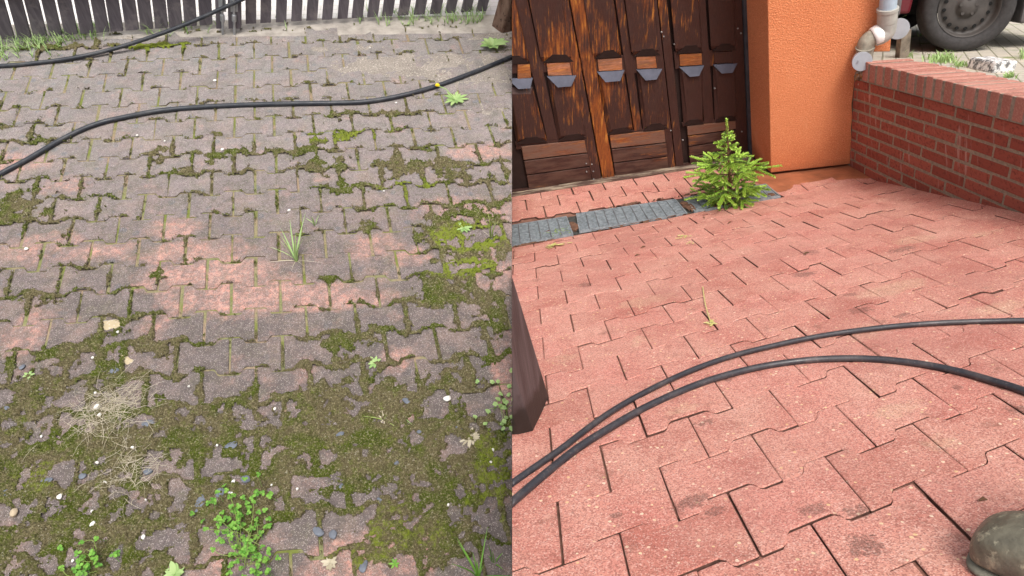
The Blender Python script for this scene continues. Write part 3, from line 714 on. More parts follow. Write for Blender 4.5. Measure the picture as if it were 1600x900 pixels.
mb = MB(); mb.add([q0_,q1_,q1_+bk*(depth-.012),q0_+bk*(depth-.012),r0_,r1_,r1_+bk*(depth-.012),r0_+bk*(depth-.012)], [(0,1,2,3),(7,6,5,4),(0,4,5,1),(1,5,6,2),(2,6,7,3),(3,7,4,0)])
mb.build('coping_mortar', M_MORTC, wall)
# rubble and mortar crumbs at the wall end
t = NT('crumbled_mortar', .95, .1)
M_CRUMB = t.done(t.mix(t.mr(t.noise(60,4,.7),.4,.6), (.42,.38,.30), t.mix(t.mr(t.noise(35,3),.55,.62),(.16,.10,.06),(.50,.22,.03))), t.bump(t.noise(90,4,.7),.01))
mb = MB()
for k in range(26):
    u, v = random.uniform(1333,1349), random.uniform(112,130)
    p = WL.hit(u,v,.0); s_ = random.uniform(.012,.03)
    q = rng.normal(0,1,(8,3))*.2
    mb.box(p+np.array([0,0,-.01]), (s_,s_*.8,s_), [nrm(np.array([1,0,0])+q[0]),nrm(np.array([0,1,0])+q[1]),nrm(np.array([0,0,1])+q[2])])
mb.build('broken_mortar', M_CRUMB, wall, bevel=.003)

# ------------------------------------------------------------------ yard behind the wall
t = NT('beige_cobble_yard', .85, .2)
br = t.n('ShaderNodeTexBrick'); t.l(t.map((1,1,1),rot=(0,0,.5)), br.inputs['Vector']); br.inputs['Scale'].default_value = 6.5
br.inputs['Color1'].default_value = (.50,.45,.38,1); br.inputs['Color2'].default_value = (.42,.39,.35,1); br.inputs['Mortar'].default_value = (.20,.20,.13,1)
br.inputs['Mortar Size'].default_value = .03; br.inputs['Row Height'].default_value = .5; br.inputs['Brick Width'].default_value = .52; br.inputs['Mortar Smooth'].default_value = .6
c = t.mix(t.mr(t.noise(3,5,.6),.35,.7,0,.6), br.outputs['Color'], (.52,.47,.36)); c = t.mix(t.mr(t.noise(5,5,.7,vec=t.map(loc=(4,0,0))),.58,.68,0,.75), c, (.16,.22,.05))
c = t.mix(t.mr(t.noise(60,4,.7),.55,.7,0,.5), c, (.25,.22,.18))
M_YARD = t.done(c, t.bump(t.math('ADD',br.outputs['Fac'],t.math('MULTIPLY',t.noise(60,4),-.6)),.008,.8))
mb = MB(); mb.prism([(-1.5,.10,0),(5,.10,0),(30,40,0),(-45,40,0),(-45,6,0),(-8,1.4,0)], (0,0,-.2)); mb.build('yard', M_YARD, frame=TG, clip='R', kind='structure')
# ------------------------------------------------------------------ downpipe
M_PVC = simple('grey_pvc', (.34,.33,.30), .45, .25, 12, spec=.45)
M_PVCB = simple('blue_grey_pvc', (.36,.44,.52), .4, .1, 12, spec=.45)
M_PVCD = simple('dirty_pvc', (.27,.25,.20), .6, .35, 25)
M_CAP = simple('grey_cap_plastic', (.31,.33,.36), .45, .12, 15, spec=.4)
M_TAPE = simple('white_tape', (.75,.73,.70), .5, .1, 30)
dp = Thing('downpipe', 'grey plastic rain downpipe with elbows and round caps at the pillar corner', 'downpipe', KL)
zk = .062; pk_ = lambda u,v,z=zk: kh(u,v,z)
sc_k = abs(pk_(1400,30)[0]-pk_(1372,30)[0])/28
r1 = 12.2*sc_k
def up_k(p, h): return p+UPK*h
a = pk_(1387,14); mb = MB(); mb.tube([a, up_k(a,1.7)], r1, 24); mb.build('pipe', M_PVCB, dp, smooth=False, bevel=.001)
mb = MB(); b = pk_(1386,35)
mb.tube([up_k(b,-.004),up_k(b,.004),a+UPK*-.012,a+UPK*-.010,up_k(a,.004),up_k(a,.006)], [r1*1.12,r1*1.16,r1*1.16,r1*1.26,r1*1.26,r1*1.1], 28); mb.build('coupling', M_PVC, dp)
def arc(pts, n=6):
    P = [np.array(p) for p in pts]; out = []
    for i in range(len(P)-1):
        p0 = P[max(i-1,0)]; p1 = P[i]; p2 = P[i+1]; p3 = P[min(i+2,len(P)-1)]
        for k in range(n):
            t_ = k/n; out.append(.5*((2*p1)+(-p0+p2)*t_+(2*p0-5*p1+4*p2-p3)*t_**2+(-p0+3*p1-3*p2+p3)*t_**3))
    return out+[P[-1]]
mb = MB(); mb.tube(arc([pk_(1386,36),pk_(1384.5,47),pk_(1378,54),pk_(1367,58,.055)]), r1*1.12, 24); mb.build('upper_elbow', M_PVC, dp, smooth=True)
mb = MB(); mb.tube([pk_(1377,52,.057),pk_(1374,53.5,.057),pk_(1368,56,.056),pk_(1364,58,.055)], [r1*1.2,r1*1.27,r1*1.22,r1*1.15], 24); mb.build('tape_wrap', M_TAPE, dp, smooth=True)
mb = MB(); mb.tube(arc([pk_(1370,55.5,.055),pk_(1361,60,.052),pk_(1354,67,.05),pk_(1352,75,.05)]), r1*1.02, 24); mb.build('lower_elbow', M_PVCD, dp, smooth=True)
mb = MB(); c_ = pk_(1352,73,.05); e_ = pk_(1350,92,.045)
mb.tube([c_,c_+(e_-c_)*.02,c_+(e_-c_)*.1,c_+(e_-c_)*.14,e_], [r1*.95,r1*1.16,r1*1.16,r1*1.04,r1*1.04], 24); mb.build('socket', M_PVCD, dp)
def disc(u, v, rp, z, n_=np.array([-.25,.18,1.0])):
    c0 = pk_(u,v,z); R_ = rp*sc_k; n_ = nrm(n_); mb = MB()
    mb.tube([c0-n_*.03,c0-n_*.001,c0,c0+n_*.004,c0+n_*.0045], [R_*.9,R_*.97,R_,R_,R_*.93], 32)
    o = mb.build('round_cap', M_CAP, dp); mb = MB(); mb.tube([c0+n_*.004+np.array([-R_*.45,R_*.15,0]),c0+n_*.009+np.array([-R_*.45,R_*.15,0])], .004, 10); mb.build('screw', M_STEEL, dp, parent=o)
disc(1347,96,14.5,.105); disc(1404,45,16,-.06)

# small weathered post behind the pillar corner
M_GREYWOOD = simple('grey_weathered_timber', (.20,.165,.13), .9, .4, 25, .002)
sp = Thing('timber_post', 'short grey weathered timber post beside the downpipe on the yard', 'post', TG)
b = TG.hit(1402,90); upg = TG.vec(UPR); wpx = .055
mb = MB(); mb.prism([b+np.array([-wpx/2,0,-.02]),b+np.array([wpx/2,0,-.02]),b+np.array([wpx/2,.06,-.02]),b+np.array([-wpx/2,.06,-.02])], upg*.20); mb.build('post_body', M_GREYWOOD, sp, bevel=.003)
# pale stone lying by the coping
t = NT('lichen_stone', .9, .2)
M_STONE = t.done(t.mix(t.mr(t.noise(35,5,.75),.46,.56), (.85,.84,.82), (.16,.16,.16)), t.bump(t.noise(80,4,.7),.006))
def rock(name, mat, fr, p, d, label, cat, group=None, seed=0, rot=0, sub=3):
    r = np.random.default_rng(seed); bm = bmesh.new(); bmesh.ops.create_icosphere(bm, subdivisions=sub, radius=.5)
    ph = r.uniform(0,6,6); ca_, sa_ = math.cos(rot), math.sin(rot)
    for v in bm.verts:
        x, y, z = v.co; k = 1+.13*math.sin(3.1*x*2+ph[0])*math.cos(2.7*y*2+ph[1])+.09*math.sin(5*z*2+ph[2]+x*4)
        x, y, z = x*k*d[0], y*k*d[1], z*k*d[2]
        v.co = (x*ca_-y*sa_, x*sa_+y*ca_, z+d[2]*.28)
    me = bpy.data.meshes.new(name); bm.to_mesh(me); bm.free(); me.polygons.foreach_set('use_smooth',[True]*len(me.polygons)); me.materials.append(mat)
    o = bpy.data.objects.new(name, me); COL.objects.link(o); o.matrix_world = fr.mat(p); tag(o, label, cat, group); return o
q = TG.hit(1541,109); me_ = MB(); me_.prism([q+np.array([-.115,-.04,-.005]),q+np.array([.12,-.05,-.005]),q+np.array([.135,.06,-.005]),q+np.array([-.10,.07,-.005])], (.006,.008,.062))
o = me_.build('stone_block', M_STONE, frame=TG, bevel=.012, seg=3); tag(o, 'small white stone block with black lichen specks behind the coping', 'stone')

# ------------------------------------------------------------------ parked car beyond the wall
M_TYRE = simple('tyre_rubber', (.040,.037,.037), .8, .25, 40, .002, 120)
M_RIM = simple('dusty_steel_rim', (.055,.048,.044), .6, .25, 15, spec=.4)
M_REDPAINT = simple('red_car_paint', (.11,.012,.018), .3, .1, 5, spec=.5)
M_CLAD = simple('grey_car_cladding', (.12,.11,.11), .6, .2, 10)
M_UNDER = simple('car_underside', (.015,.015,.016), .8)
t = NT('car_glass', .08, .5); M_GLASS = t.done((.02,.025,.03))
M_HOLE = simple('rim_opening', (.008,.008,.008), .9)
hub0 = TG.hit(1489,77); RT = .0
# the wheel radius follows from the hub height seen above the ground contact
wv = nrm(TG.vec(np.array([1,0,.10])))                    # along the car, to the picture's right
wv[2] = 0; wv = nrm(wv); cz = np.array([0,0,1.0]); cy_ = np.cross(cz, wv)      # cy_ points away from the viewer
cpos = TG.cam(hub0); RT = 63/F*cpos[2]*1.0
ang = math.radians(17); CX = nrm(wv*math.cos(ang)+cy_*math.sin(ang)*-1); CY = np.cross(cz, CX)
S = RT/.30                                               # size of the car against a full-size one
car = Thing('parked_car', 'red parked car with grey lower cladding and dusty steel wheels beyond the brick wall', 'car', TG, hub0)
def CP(x, y, z): return hub0+CX*x*S+CY*y*S+cz*z*S        # x to the right end, y into the car, z up, origin under the near wheel
def wheel(x, y, sgn):
    n_ = 44; mb = MB(); c = CP(x,y,.30); ax = CY*-sgn       # outward side towards -ax
    def ring(prof, mat, name, parent=None):
        vs = []; fs = []; m_ = len(prof)
        for i in range(n_):
            q_ = 2*math.pi*i/n_
            for (r_, w_) in prof: vs.append(c+(CX*math.cos(q_)+cz*math.sin(q_))*r_*S+ax*w_*S)
        for i in range(n_):
            for k in range(m_-1): fs.append((i*m_+k, i*m_+k+1, ((i+1)%n_)*m_+k+1, ((i+1)%n_)*m_+k))
        b_ = MB(); b_.add(vs, fs); return b_.build(name, mat, car, parent=parent, smooth=True)
    ty = ring([(.200,.155),(.215,.175),(.245,.188),(.28,.178),(.297,.160),(.300,.12),(.300,.03),(.295,0),(.26,-.01),(.2,.0)], M_TYRE, 'wheel')
    rim = ring([(.202,.168),(.196,.166),(.190,.130),(.172,.105),(.160,.112),(.120,.130),(.085,.120),(.070,.125),(.062,.140),(.035,.150),(.001,.152)], M_RIM, 'rim', ty)
    if (x, y) != (0, 0): return
    for k in range(16):
        hb = MB(); q_ = 2*math.pi*k/16+.1; d_ = CX*math.cos(q_)+cz*math.sin(q_); hb.tube([c+d_*.146*S+ax*.112*S, c+d_*.146*S+ax*.124*S], .0125*S, 10)
        hb.build('rim_opening', M_HOLE, car, parent=rim)
    for k in range(5):
        nb = MB(); q_ = 2*math.pi*k/5+.3; d_ = CX*math.cos(q_)+cz*math.sin(q_); nb.tube([c+d_*.052*S+ax*.12*S, c+d_*.052*S+ax*.150*S], .012*S, 6)
        nb.build('wheel_bolt', M_RIM, car, parent=rim)
WB = -2.45
for x in (0, WB):
    wheel(x, 0, 1); wheel(x, 1.50, -1)
def body_side(prof, y0, y1, mat, name):
    mb = MB(); mb.prism([CP(x,y0,z) for x,z in prof], CY*(y1-y0)*S); return mb.build(name, mat, car, bevel=.02*S)
archf = [(.36*math.cos(q_), .30+.36*math.sin(q_)) for q_ in np.linspace(math.pi,0,13)]
arch = lambda cx_: [(cx_+a_, b_) for a_, b_ in archf]
prof = [(-3.1,.42),(-2.9,.30)]+[(WB-.36,.30)]+arch(WB)[1:-1]+[(WB+.36,.30)]+[(-.36,.27)]+arch(0)[1:-1]+[(.36,.36),(.72,.36),(.74,.62),(.70,.98),(-.15,1.06),(-2.9,1.02),(-3.15,.8)]
body_side(prof, -.10, 1.62, M_REDPAINT, 'body')
body_side([(-.43,.26),(-2.02,.26),(-2.02,.48),(-.43,.48)], -.125, -.09, M_CLAD, 'sill_cladding')
body_side([(.355,.17),(.80,.17),(.82,.66),(.355,.66)], -.13, 1.65, M_CLAD, 'bumper')
body_side([(-.3,1.06),(-.72,1.48),(-2.2,1.50),(-2.75,1.03)], .05, 1.45, M_GLASS, 'cabin')
body_side([(-.78,1.48),(-2.15,1.50),(-2.2,1.53),(-.8,1.52)], .06, 1.44, M_REDPAINT, 'roof')
body_side([(-2.9,.24),(.6,.24),(.6,.5),(-2.9,.5)], .22, 1.3, M_UNDER, 'underside')

# ------------------------------------------------------------------ drain gratings
M_GALV = simple('zinc_grating', (.27,.30,.32), .5, .4, 60, metal=.3, spec=.5)
M_DARKBAR = simple('dark_cross_bar', (.16,.16,.17), .5, .4, 60, metal=.3)
M_GRIT = simple('drain_grit', (.055,.055,.05), .95, .5, 120, .006, 150)
def drain_bed(X, Y):
    return -.0035+.004*fbm(X,Y,60,5,3)+0*X
x_l = GA.hit(800,384)[0]-.4
sheetD = MB(); yq = GA.hit(903,341)[1]
segs = [([(780,389),(895,368.5),(885,341),(780,357.5)], 'left end of the drain, littered with cut grass'),
        ([(906,363.5),(1073,335.5),(1055,314),(901,336.5)], 'middle length of the drain, clear of debris'),
        ([(1086,333),(1219,309),(1196,290),(1069,311.5)], 'right end of the drain, under the small spruce')]
for k, (q4, lb) in enumerate(segs):
    FL_, FR_, BR_, BL_ = [GA.hit(u,v,.0) for u,v in q4]
    g_ = Thing('drain_grating', 'zinc mesh drain grating at the '+lb, 'drain grating', GA, (FL_+FR_)/2, 'drain gratings before the garage door')
    L0 = np.linalg.norm(FR_-FL_); ex_ = (FR_-FL_)/L0
    zt = np.array([0,0,.006])
    fb = MB(); lb_ = MB(); cb_ = MB()
    for a_, b_ in ((FL_,FR_),(BL_,BR_),(FL_,BL_),(FR_,BR_)): fb.bar(a_+zt*.6, b_+zt*.6, .006, .014)
    fb.build('frame', M_GALV, g_, clip='R')
    for i in range(1,11):
        t_ = i/11; lb_.bar(FL_+(BL_-FL_)*t_+zt*.5, FR_+(BR_-FR_)*t_+zt*.5, .0045, .010)
    lb_.build('bearing_bars', M_GALV, g_, clip='R')
    n_ = max(3,int(round(L0/.052)))
    for i in range(1,n_):
        t_ = i/n_; cb_.tube([FL_+(FR_-FL_)*t_+zt*1.1, BL_+(BR_-BL_)*t_+zt*1.1], .0026, 6)
    cb_.build('cross_bars', M_DARKBAR, g_, clip='R')
dd = Thing('drain_channel', 'narrow drain channel with grey grit under the gratings before the garage door', 'drain channel', GA)
fr_ = [GA.hit(u,v,-.004) for u,v in ((760,390),(1222,309),(1199,289),(760,360))]
mb = MB(); mb.prism(fr_, (0,0,-.006)); mb.build('grit_bed', M_GRIT, dd, clip='R')
def clods(X, Y):
    v_ = np.zeros(X.shape)
    for u,v,a,b,k in ((897,355,.03,.08,1.3),(1077,325,.03,.1,1.3),(1140,320,.16,.06,1.0),(860,362,.06,.03,.7),(820,385,.25,.02,1.0),(1000,350,.5,.014,.9),(1150,330,.2,.02,1.1),(1000,318,.8,.02,.75),(1205,306,.05,.05,.8),(840,366,.1,.04,.55)):
        p = GA.hit(u,v); v_ = np.maximum(v_, k*np.exp(-((X-p[0])/a)**2-((Y-p[1])/b)**2))
    f = v_+.9*(fbm(X,Y,28,90,4,.6)-.5)-.55
    return -.0055+sstep(0,.25,f)*.016+np.where(f>0,.005*(fbm(X,Y,120,44,2)-.5),0)
M_CLOD = simple('damp_earth', (.13,.065,.04), .9, .45, 60, .004, 200)
sheet('damp_earth', GA, -.1, 3.2, -.05, .62, .007, clods, M_CLOD, side='R')

# ------------------------------------------------------------------ dark post at the seam of the two pavings
M_POST = NT('dark_painted_timber', .55, .3); t = M_POST
c = t.mix(t.mr(t.noise(6,4,.6,vec=t.map((6,6,1))),.4,.62), (.060,.042,.042), (.10,.075,.075))
c = t.mix(t.mr(t.math('ADD', t.sep(t.tc,2), t.math('MULTIPLY',t.noise(18,4),.06)), .085,.10,.85,0), c, (.022,.016,.013))
M_POST = t.done(c, t.bump(t.noise(12,4,vec=t.map((20,20,1))),.001))
upr = GR.vec(UPR); pb_ = GR.hit(833,671); pr = GR.hit(858,618)
post = Thing('gate_post', 'dark brown timber gate post standing on the red paving', 'post', GR, pb_)
dir_ = nrm(pr-pb_); lft = GR.hit(760,680)
P0 = [pr, pb_, GR.hit(812,676), lft, lft+np.array([.0,.25,0])]
mb = MB(); mb.prism([p+np.array([0,0,-.01]) for p in P0], upr*.75); mb.build('post_body', M_POST, post, clip='R', bevel=.003)

# ------------------------------------------------------------------ hoses
def hosemat(name, col, dust):
    t = NT(name, .42, .45); c = t.mix(t.mr(t.noise(9,6,.75),.48,.72,0,.55), col, dust); c = t.mix(t.mr(t.noise(160,3,.7),.58,.7,0,.5), c, dust)
    return t.done(c, t.bump(t.noise(300,3),.0005), t.mr(t.noise(14,4),.35,.65,.32,.62))
M_HOSE = hosemat('black_hose_rubber', (.018,.022,.030), (.10,.10,.10))
M_HOSE2 = hosemat('dusty_hose_rubber', (.026,.026,.032), (.15,.12,.11))
def hose(fr, pts, r, mat, label, clip):
    P = []
    for q_ in pts:
        u, v = q_[:2]; z = q_[2] if len(q_) > 2 else r
        P.append(fr.hit(u,v,z))
    o = np.array([P[len(P)//2][0],P[len(P)//2][1],0]); mb = MB(); mb.tube(arc(P,8), r, 14)
    me_o = mb.build('hose', mat, frame=fr, clip=clip, smooth=True)
    tag(me_o, label, 'hose', 'black pressure washer hoses on the paving'); return me_o
rl = .0125
hose(GL, [(-90,330),(-30,290),(0,272),(45,248),(100,216),(150,194),(200,182),(250,173),(310,167.5),(380,164),(450,162),(520,161),(570,159),(620,151),(680,135),(740,113),(792,92),(840,74)], rl, M_HOSE, 'long black hose curving across the mossy paving, in front of the other hose there', 'L')
hose(GL, [(-60,102),(0,103),(60,98),(120,89.5,.018),(175,77,.03),(230,60,.06),(290,38,.11),(345,14,.17),(400,-12,.24),(470,-55,.33)], rl*.92, M_HOSE, 'black hose in front of the picket gate, rising towards its middle', 'L')
hose(GR, [(760,783),(808,749.5),(840,727),(880,699),(920,668),(960,640),(1000,617),(1050,592),(1100,571),(1150,554.5),(1200,542),(1260,529),(1320,519),(1400,509.5),(1480,504),(1560,501.5),(1600,501),(1680,503),(1800,510),(1950,524),(2200,556)], .0066, M_HOSE2, 'thinner dusty black hose on the red paving, the upper of the two there', 'R')
hose(GR, [(760,820),(808,778),(850,742),(900,702),(950,670),(1000,641),(1050,617),(1100,597),(1150,582),(1200,571),(1260,563),(1320,560),(1380,562),(1440,569),(1500,581),(1560,598),(1600,611),(1680,642),(1760,680),(1850,732),(1960,810)], .0078, M_HOSE2, 'thicker dusty black hose on the red paving, the lower of the two there', 'R')

# ------------------------------------------------------------------ picket gate
t = NT('dark_grey_picket', .7, .25)
c = t.mix(t.mr(t.noise(4,5,.65,vec=t.map((12,12,1.2))),.35,.65), (.085,.075,.088), (.15,.135,.15)); c = t.mix(t.mr(t.noise(9,4,.7),.55,.7), c, (.19,.17,.175))
M_PICK = t.done(c, t.bump(t.noise(10,4,vec=t.map((22,22,1))),.0012))
upl = GL.vec(UPL)
def gate(name, label, bl, tp, wpix, ext_):
    a_ = GL.hit(*bl[0],.03); b_ = GL.hit(*bl[-1],.03); d_ = nrm(b_-a_); nrm_ = np.cross(d_, nrm(upl))
    g_ = Thing('picket_gate', label, 'gate', GL, (a_+b_)/2*np.array([1,1,0]), 'leaves of the picket gate')
    for (u,v) in bl:
        p = GL.hit(u,v,.03); p = a_+d_*((p-a_)@d_)
        w_ = wpix/F*GL.cam(p)[2]*(1+rng.uniform(-.05,.05)); q_ = upl*(.80+rng.uniform(-.01,.01))
        tw = rng.normal(0,.003)
        mb = MB(); mb.prism([p-d_*w_/2, p+d_*w_/2, p+d_*w_/2+q_, p-d_*w_/2+q_], nrm_*.02*(-1)); mb.build('picket', M_PICK, g_, clip='L', bevel=.002)
    for h_ in (.30,.66):
        m_ = a_+upl*h_; n2 = b_+upl*h_; mb = MB(); mb.bar(m_-d_*.04+nrm_*.018, n2+d_*.04+nrm_*.018, .03, .06, upl); mb.build('rail', M_PICK, g_, clip='L', bevel=.002)
    return g_, a_, d_, nrm_
g1, ga, gd, gn = gate('gate', 'left leaf of the dark grey picket gate behind the mossy paving', [(-40,65),(-13,63.5),(12,61.5),(38,60),(63,57),(88,54),(112,52),(137,50.5),(161,49.5),(183,47.8),(207,46),(230,44),(253,42.5),(275,41.5),(298,40.8),(322,39.5)], None, 18.6, 1)
g2_, gb_, gd2, gn2 = gate('gate', 'right leaf of the dark grey picket gate behind the mossy paving', [(392,37.2),(415,36),(439,35),(463,34),(487,32.8),(511,31.8),(535,30.5),(558,29.2),(582,28),(605,26.6),(630,25.5),(655,23.5),(680,22.3),(703,20.5),(728,19.2),(752,18)], None, 16.4, 1)
for g_, us, v_ in ((g1,(342,),45),(g2_,(361,372),45)):
    for u in us:
        p = GL.hit(u,v_,.03); w_ = 8/F*4.1; mb = MB(); q_ = upl*.86
        mb.prism([p+np.array([-w_/2,.0,0]),p+np.array([w_/2,0,0]),p+np.array([w_/2,.04,0]),p+np.array([-w_/2,.04,0])], q_); mb.build('stile', M_PICK, g_, clip='L', bevel=.002)
for g_, u in ((g1,348.5),(g2_,366.5)):
    p = GL.hit(u,54,.0)+np.array([0,-.0,0]); q_ = nrm(upl)
    mb = MB(); mb.tube([p-q_*.02,p+q_*.30], .0075, 12); ro = mb.build('drop_bolt', M_STEEL, g_, smooth=False)
    mb = MB(); mb.tube([p+q_*.085,p+q_*.088,p+q_*.125,p+q_*.13], [.009,.013,.013,.009], 12); mb.build('collar', M_STEEL, g_, parent=ro)
    mb = MB(); mb.prism([p+q_*.14+np.array([-.02,.008,0]),p+q_*.14+np.array([.02,.008,0]),p+q_*.30+np.array([.02,.008,0]),p+q_*.30+np.array([-.02,.008,0])],(0,.004,0)); mb.build('bolt_plate', M_STEEL, g_, parent=ro)
# brown post in the yard corner
t = NT('old_brown_timber', .9, .15)
c = t.mix(t.mr(t.noise(7,5,.7,vec=t.map((3,3,1))),.38,.62), (.10,.052,.035), (.23,.15,.11)); c = t.mix(t.mr(t.noise(30,4,.7),.55,.68), c, (.04,.025,.018))
M_OLD = t.done(c, t.bump(t.noise(25,5,.7,vec=t.map((8,8,1.5))),.006))
a_, b_ = GL.hit(767,40), GL.hit(783,52)
cp = Thing('corner_post', 'thick brown weathered timber post at the end of the picket gate', 'post', GL, a_)
mb = MB(); mb.prism([a_+np.array([0,0,-.01]),b_+np.array([0,0,-.01]),b_+np.array([.4,.1,-.01]),a_+np.array([.3,.35,-.01])], upl*.75); mb.build('post_body', M_OLD, cp, clip='L', bevel=.01)
# ------------------------------------------------------------------ small spruce
def leafmat(name, a, b, rough=.55, trans=.25):
    t = NT(name, rough, .3); c = t.mix(t.island(), a, b)
    tr = t.n('ShaderNodeBsdfTranslucent'); t.l(c, tr.inputs['Color']); t.l(c, t.b.inputs['Base Color'])
    mx = t.n('ShaderNodeMixShader'); mx.inputs[0].default_value = trans
    t.t.links.new(t.b.outputs[0], mx.inputs[1]); t.t.links.new(tr.outputs[0], mx.inputs[2])
    t.t.links.new(mx.outputs[0], t.t.nodes['Material Output'].inputs['Surface']); return t.m
M_NEED = leafmat('spruce_needles', (.14,.27,.05), (.28,.43,.09)); M_NEEDY = leafmat('young_spruce_needles', (.36,.60,.07), (.60,.80,.18))
M_TWIG = simple('brown_twig', (.13,.07,.035), .8, .3, 40)
sp_p = GA.hit(1143,316); upa = nrm(GA.vec(UPR))
spr = Thing('spruce_sapling', 'small bright green spruce growing beside the door on the right drain grating', 'tree', GA, sp_p)
zs = GA.cam(sp_p)[2]; HT_ = 138*zs/F/abs(1.0)*1.02
ax1 = nrm(np.cross(upa,[0,1.0,0])); ax2 = np.cross(upa, ax1)
rs = random.Random(5)
needle = MB(); young = MB(); twigs = MB(); trunk = MB()
trunk.tube([sp_p+upa*(-.02), sp_p+upa*HT_*.4+ax1*.004, sp_p+upa*HT_*.93], [.009,.006,.0025], 8)
def shoot(mbn, a, b, nl=.013, dens=900):
    d = b-a; L = np.linalg.norm(d)
    if L < .004: return
    d = d/L; s1 = nrm(np.cross(d, [.3,.7,.2])); s2 = np.cross(d, s1)
    twigs.tube([a,b],[.0016,.0009],4)
    for k in range(int(L*dens)+6):
        t_ = rs.random(); q_ = rs.random()*6.283; o = s1*math.cos(q_)+s2*math.sin(q_)
        p = a+d*L*t_; ln = nl*rs.uniform(.8,1.1); dd = nrm(o+d*rs.uniform(.8,1.4)); tip = p+dd*ln; w_ = nrm(np.cross(dd,d))*.0024
        mbn.add([p-w_*.5,p+w_*.5,p+dd*ln*.6+w_,tip,p+dd*ln*.6-w_], [(0,1,2,3,4)])
lv = 0
whorls = [(.0,.20,9),(.10,.225,9),(.22,.215,8),(.35,.185,7),(.48,.145,6),(.62,.105,5),(.76,.07,5),(.88,.04,3)]
for h_, Lb, nb_ in whorls:
    ph = rs.random()*6.28
    for k in range(nb_):
        q_ = ph+6.283*k/nb_+rs.uniform(-.3,.3); rd = ax1*math.cos(q_)+ax2*math.sin(q_)
        L_ = Lb*rs.uniform(.50,1.25)*(1.0+.14*math.cos(q_-.9)); el_ = rs.uniform(.05,.45)+.4*h_
        a = sp_p+upa*(HT_*(.06+.86*h_)+rs.uniform(-.01,.01))
        d0 = nrm(rd*math.cos(el_)+upa*math.sin(el_)); d1 = nrm(rd+upa*rs.uniform(-.10,.30))
        mid = a+d0*L_*.55; end = mid+d1*L_*.45
        twigs.tube([a,mid],[.003,.002],5)
        shoot(needle, a+(mid-a)*.5, mid, .011, 700); shoot(young, mid, end, .0125, 1300)
        ns = 2 if L_ > .10 else 1
        for j in range(ns):
            base_ = a+(mid-a)*(.55+.45*j)
            for sg in (-1,1):
                sd_ = np.cross(upa, rd)*sg; ll = min(.095,L_*.55)*rs.uniform(.7,1.15)
                dd = nrm(rd*.8+sd_*rs.uniform(.5,.95)+upa*rs.uniform(-.25,.40)); shoot(young if rs.random() < .7 else needle, base_, base_+dd*ll, .012, 1250)
shoot(young, sp_p+upa*HT_*.80, sp_p+upa*HT_*1.01, .012, 1100)
trunk.build('trunk', M_TWIG, spr, smooth=True); twigs.build('twigs', M_TWIG, spr)
needle.build('needles', M_NEED, spr); young.build('young_needles', M_NEEDY, spr)

# ------------------------------------------------------------------ weeds
M_GRASS = leafmat('grass_blade', (.17,.27,.05), (.36,.46,.14)); M_DRYG = leafmat('dry_grass', (.34,.30,.21), (.52,.47,.36), .8, .1)
M_LEAF = leafmat('weed_leaf', (.10,.27,.035), (.22,.44,.07)); M_PALE_LEAF = leafmat('pale_weed_leaf', (.26,.42,.14), (.42,.56,.24)); M_YEL = simple('dandelion_yellow', (.80,.62,.02), .6, .1, 30)
M_WILT = leafmat('wilted_leaf', (.50,.46,.14), (.62,.58,.26), .8, .1)
def blades(fr, th, n, h, spread, mat, name, lean=None, w=.003, flat=0, th_up=None):
    mb = MB(); r = random.Random(hash((round(h*1000),n,round(th.p[0]*1000))) & 0xffff)
    for k in range(n):
        q_ = r.random()*6.283; o = np.array([math.cos(q_),math.sin(q_),0]); hh = h*r.uniform(.35,1.15); sp_ = spread*r.uniform(.1,1.3)
        b = th.p+o*r.uniform(0,.008); L0 = np.zeros(3) if lean is None else np.array(lean)
        pts = [b+(o*sp_+L0)*(t_**1.6)+np.array([0,0,1])*hh*(t_-(.55*t_*t_ if flat else .22*t_*t_)) for t_ in (0,.2,.4,.6,.8,1)]
        if flat: pts = [p if p[2] > .004 else np.array([p[0],p[1],.004]) for p in pts]
        mb.strip(pts, [w,w*1.1,w,w*.8,w*.55,w*.1], np.cross(o,[0,0,1])*.9+np.array([0,0,.2]))
    return mb.build(name, mat, th)
def straw(th, n, sx_, sy_):
    n = int(n*1.3)
    mb = MB(); r = random.Random(n)
    for k in range(n):
        b = th.p+np.array([r.gauss(0,sx_),r.gauss(0,sy_),.005+r.random()*.010]); q_ = r.gauss(.35,.7)+(math.pi if r.random() < .5 else 0)
        o = np.array([math.cos(q_),math.sin(q_),0]); s_ = np.array([-o[1],o[0],0]); L_ = r.uniform(.025,.10); cv = r.gauss(0,.022)
        mb.strip([b+o*L_*t_+s_*cv*t_*t_*2+np.array([0,0,.006*math.sin(3*t_)]) for t_ in (0,.33,.66,1)], [.0009,.0012,.0010,.0005], s_)
    return mb.build('blades', M_DRYG, th)
def leaf(mb, p, d, n_, L, W_, curl=.2):
    d = nrm(d); s_ = nrm(np.cross(d,n_)); pr_ = [(0,.12),(.25,.7),(.5,1),(.75,.8),(1,.08)]
    c_ = [p+d*L*a_+np.array(n_)*(-curl*L*a_*a_) for a_,_ in pr_]
    mb.add([q-s_*W_*w_/2+np.array(n_)*W_*.12 for q,(_,w_) in zip(c_,pr_)]+c_+[q+s_*W_*w_/2+np.array(n_)*W_*.12 for q,(_,w_) in zip(c_,pr_)],
           [(i,i+1,6+i,5+i) for i in range(4)]+[(5+i,6+i,11+i,10+i) for i in range(4)])
def weed(fr, u, v, label, cat='weed', name='weed', group=None):
    p = fr.hit(u,v); p[2] = .0; return Thing(name, label, cat, fr, p, group)
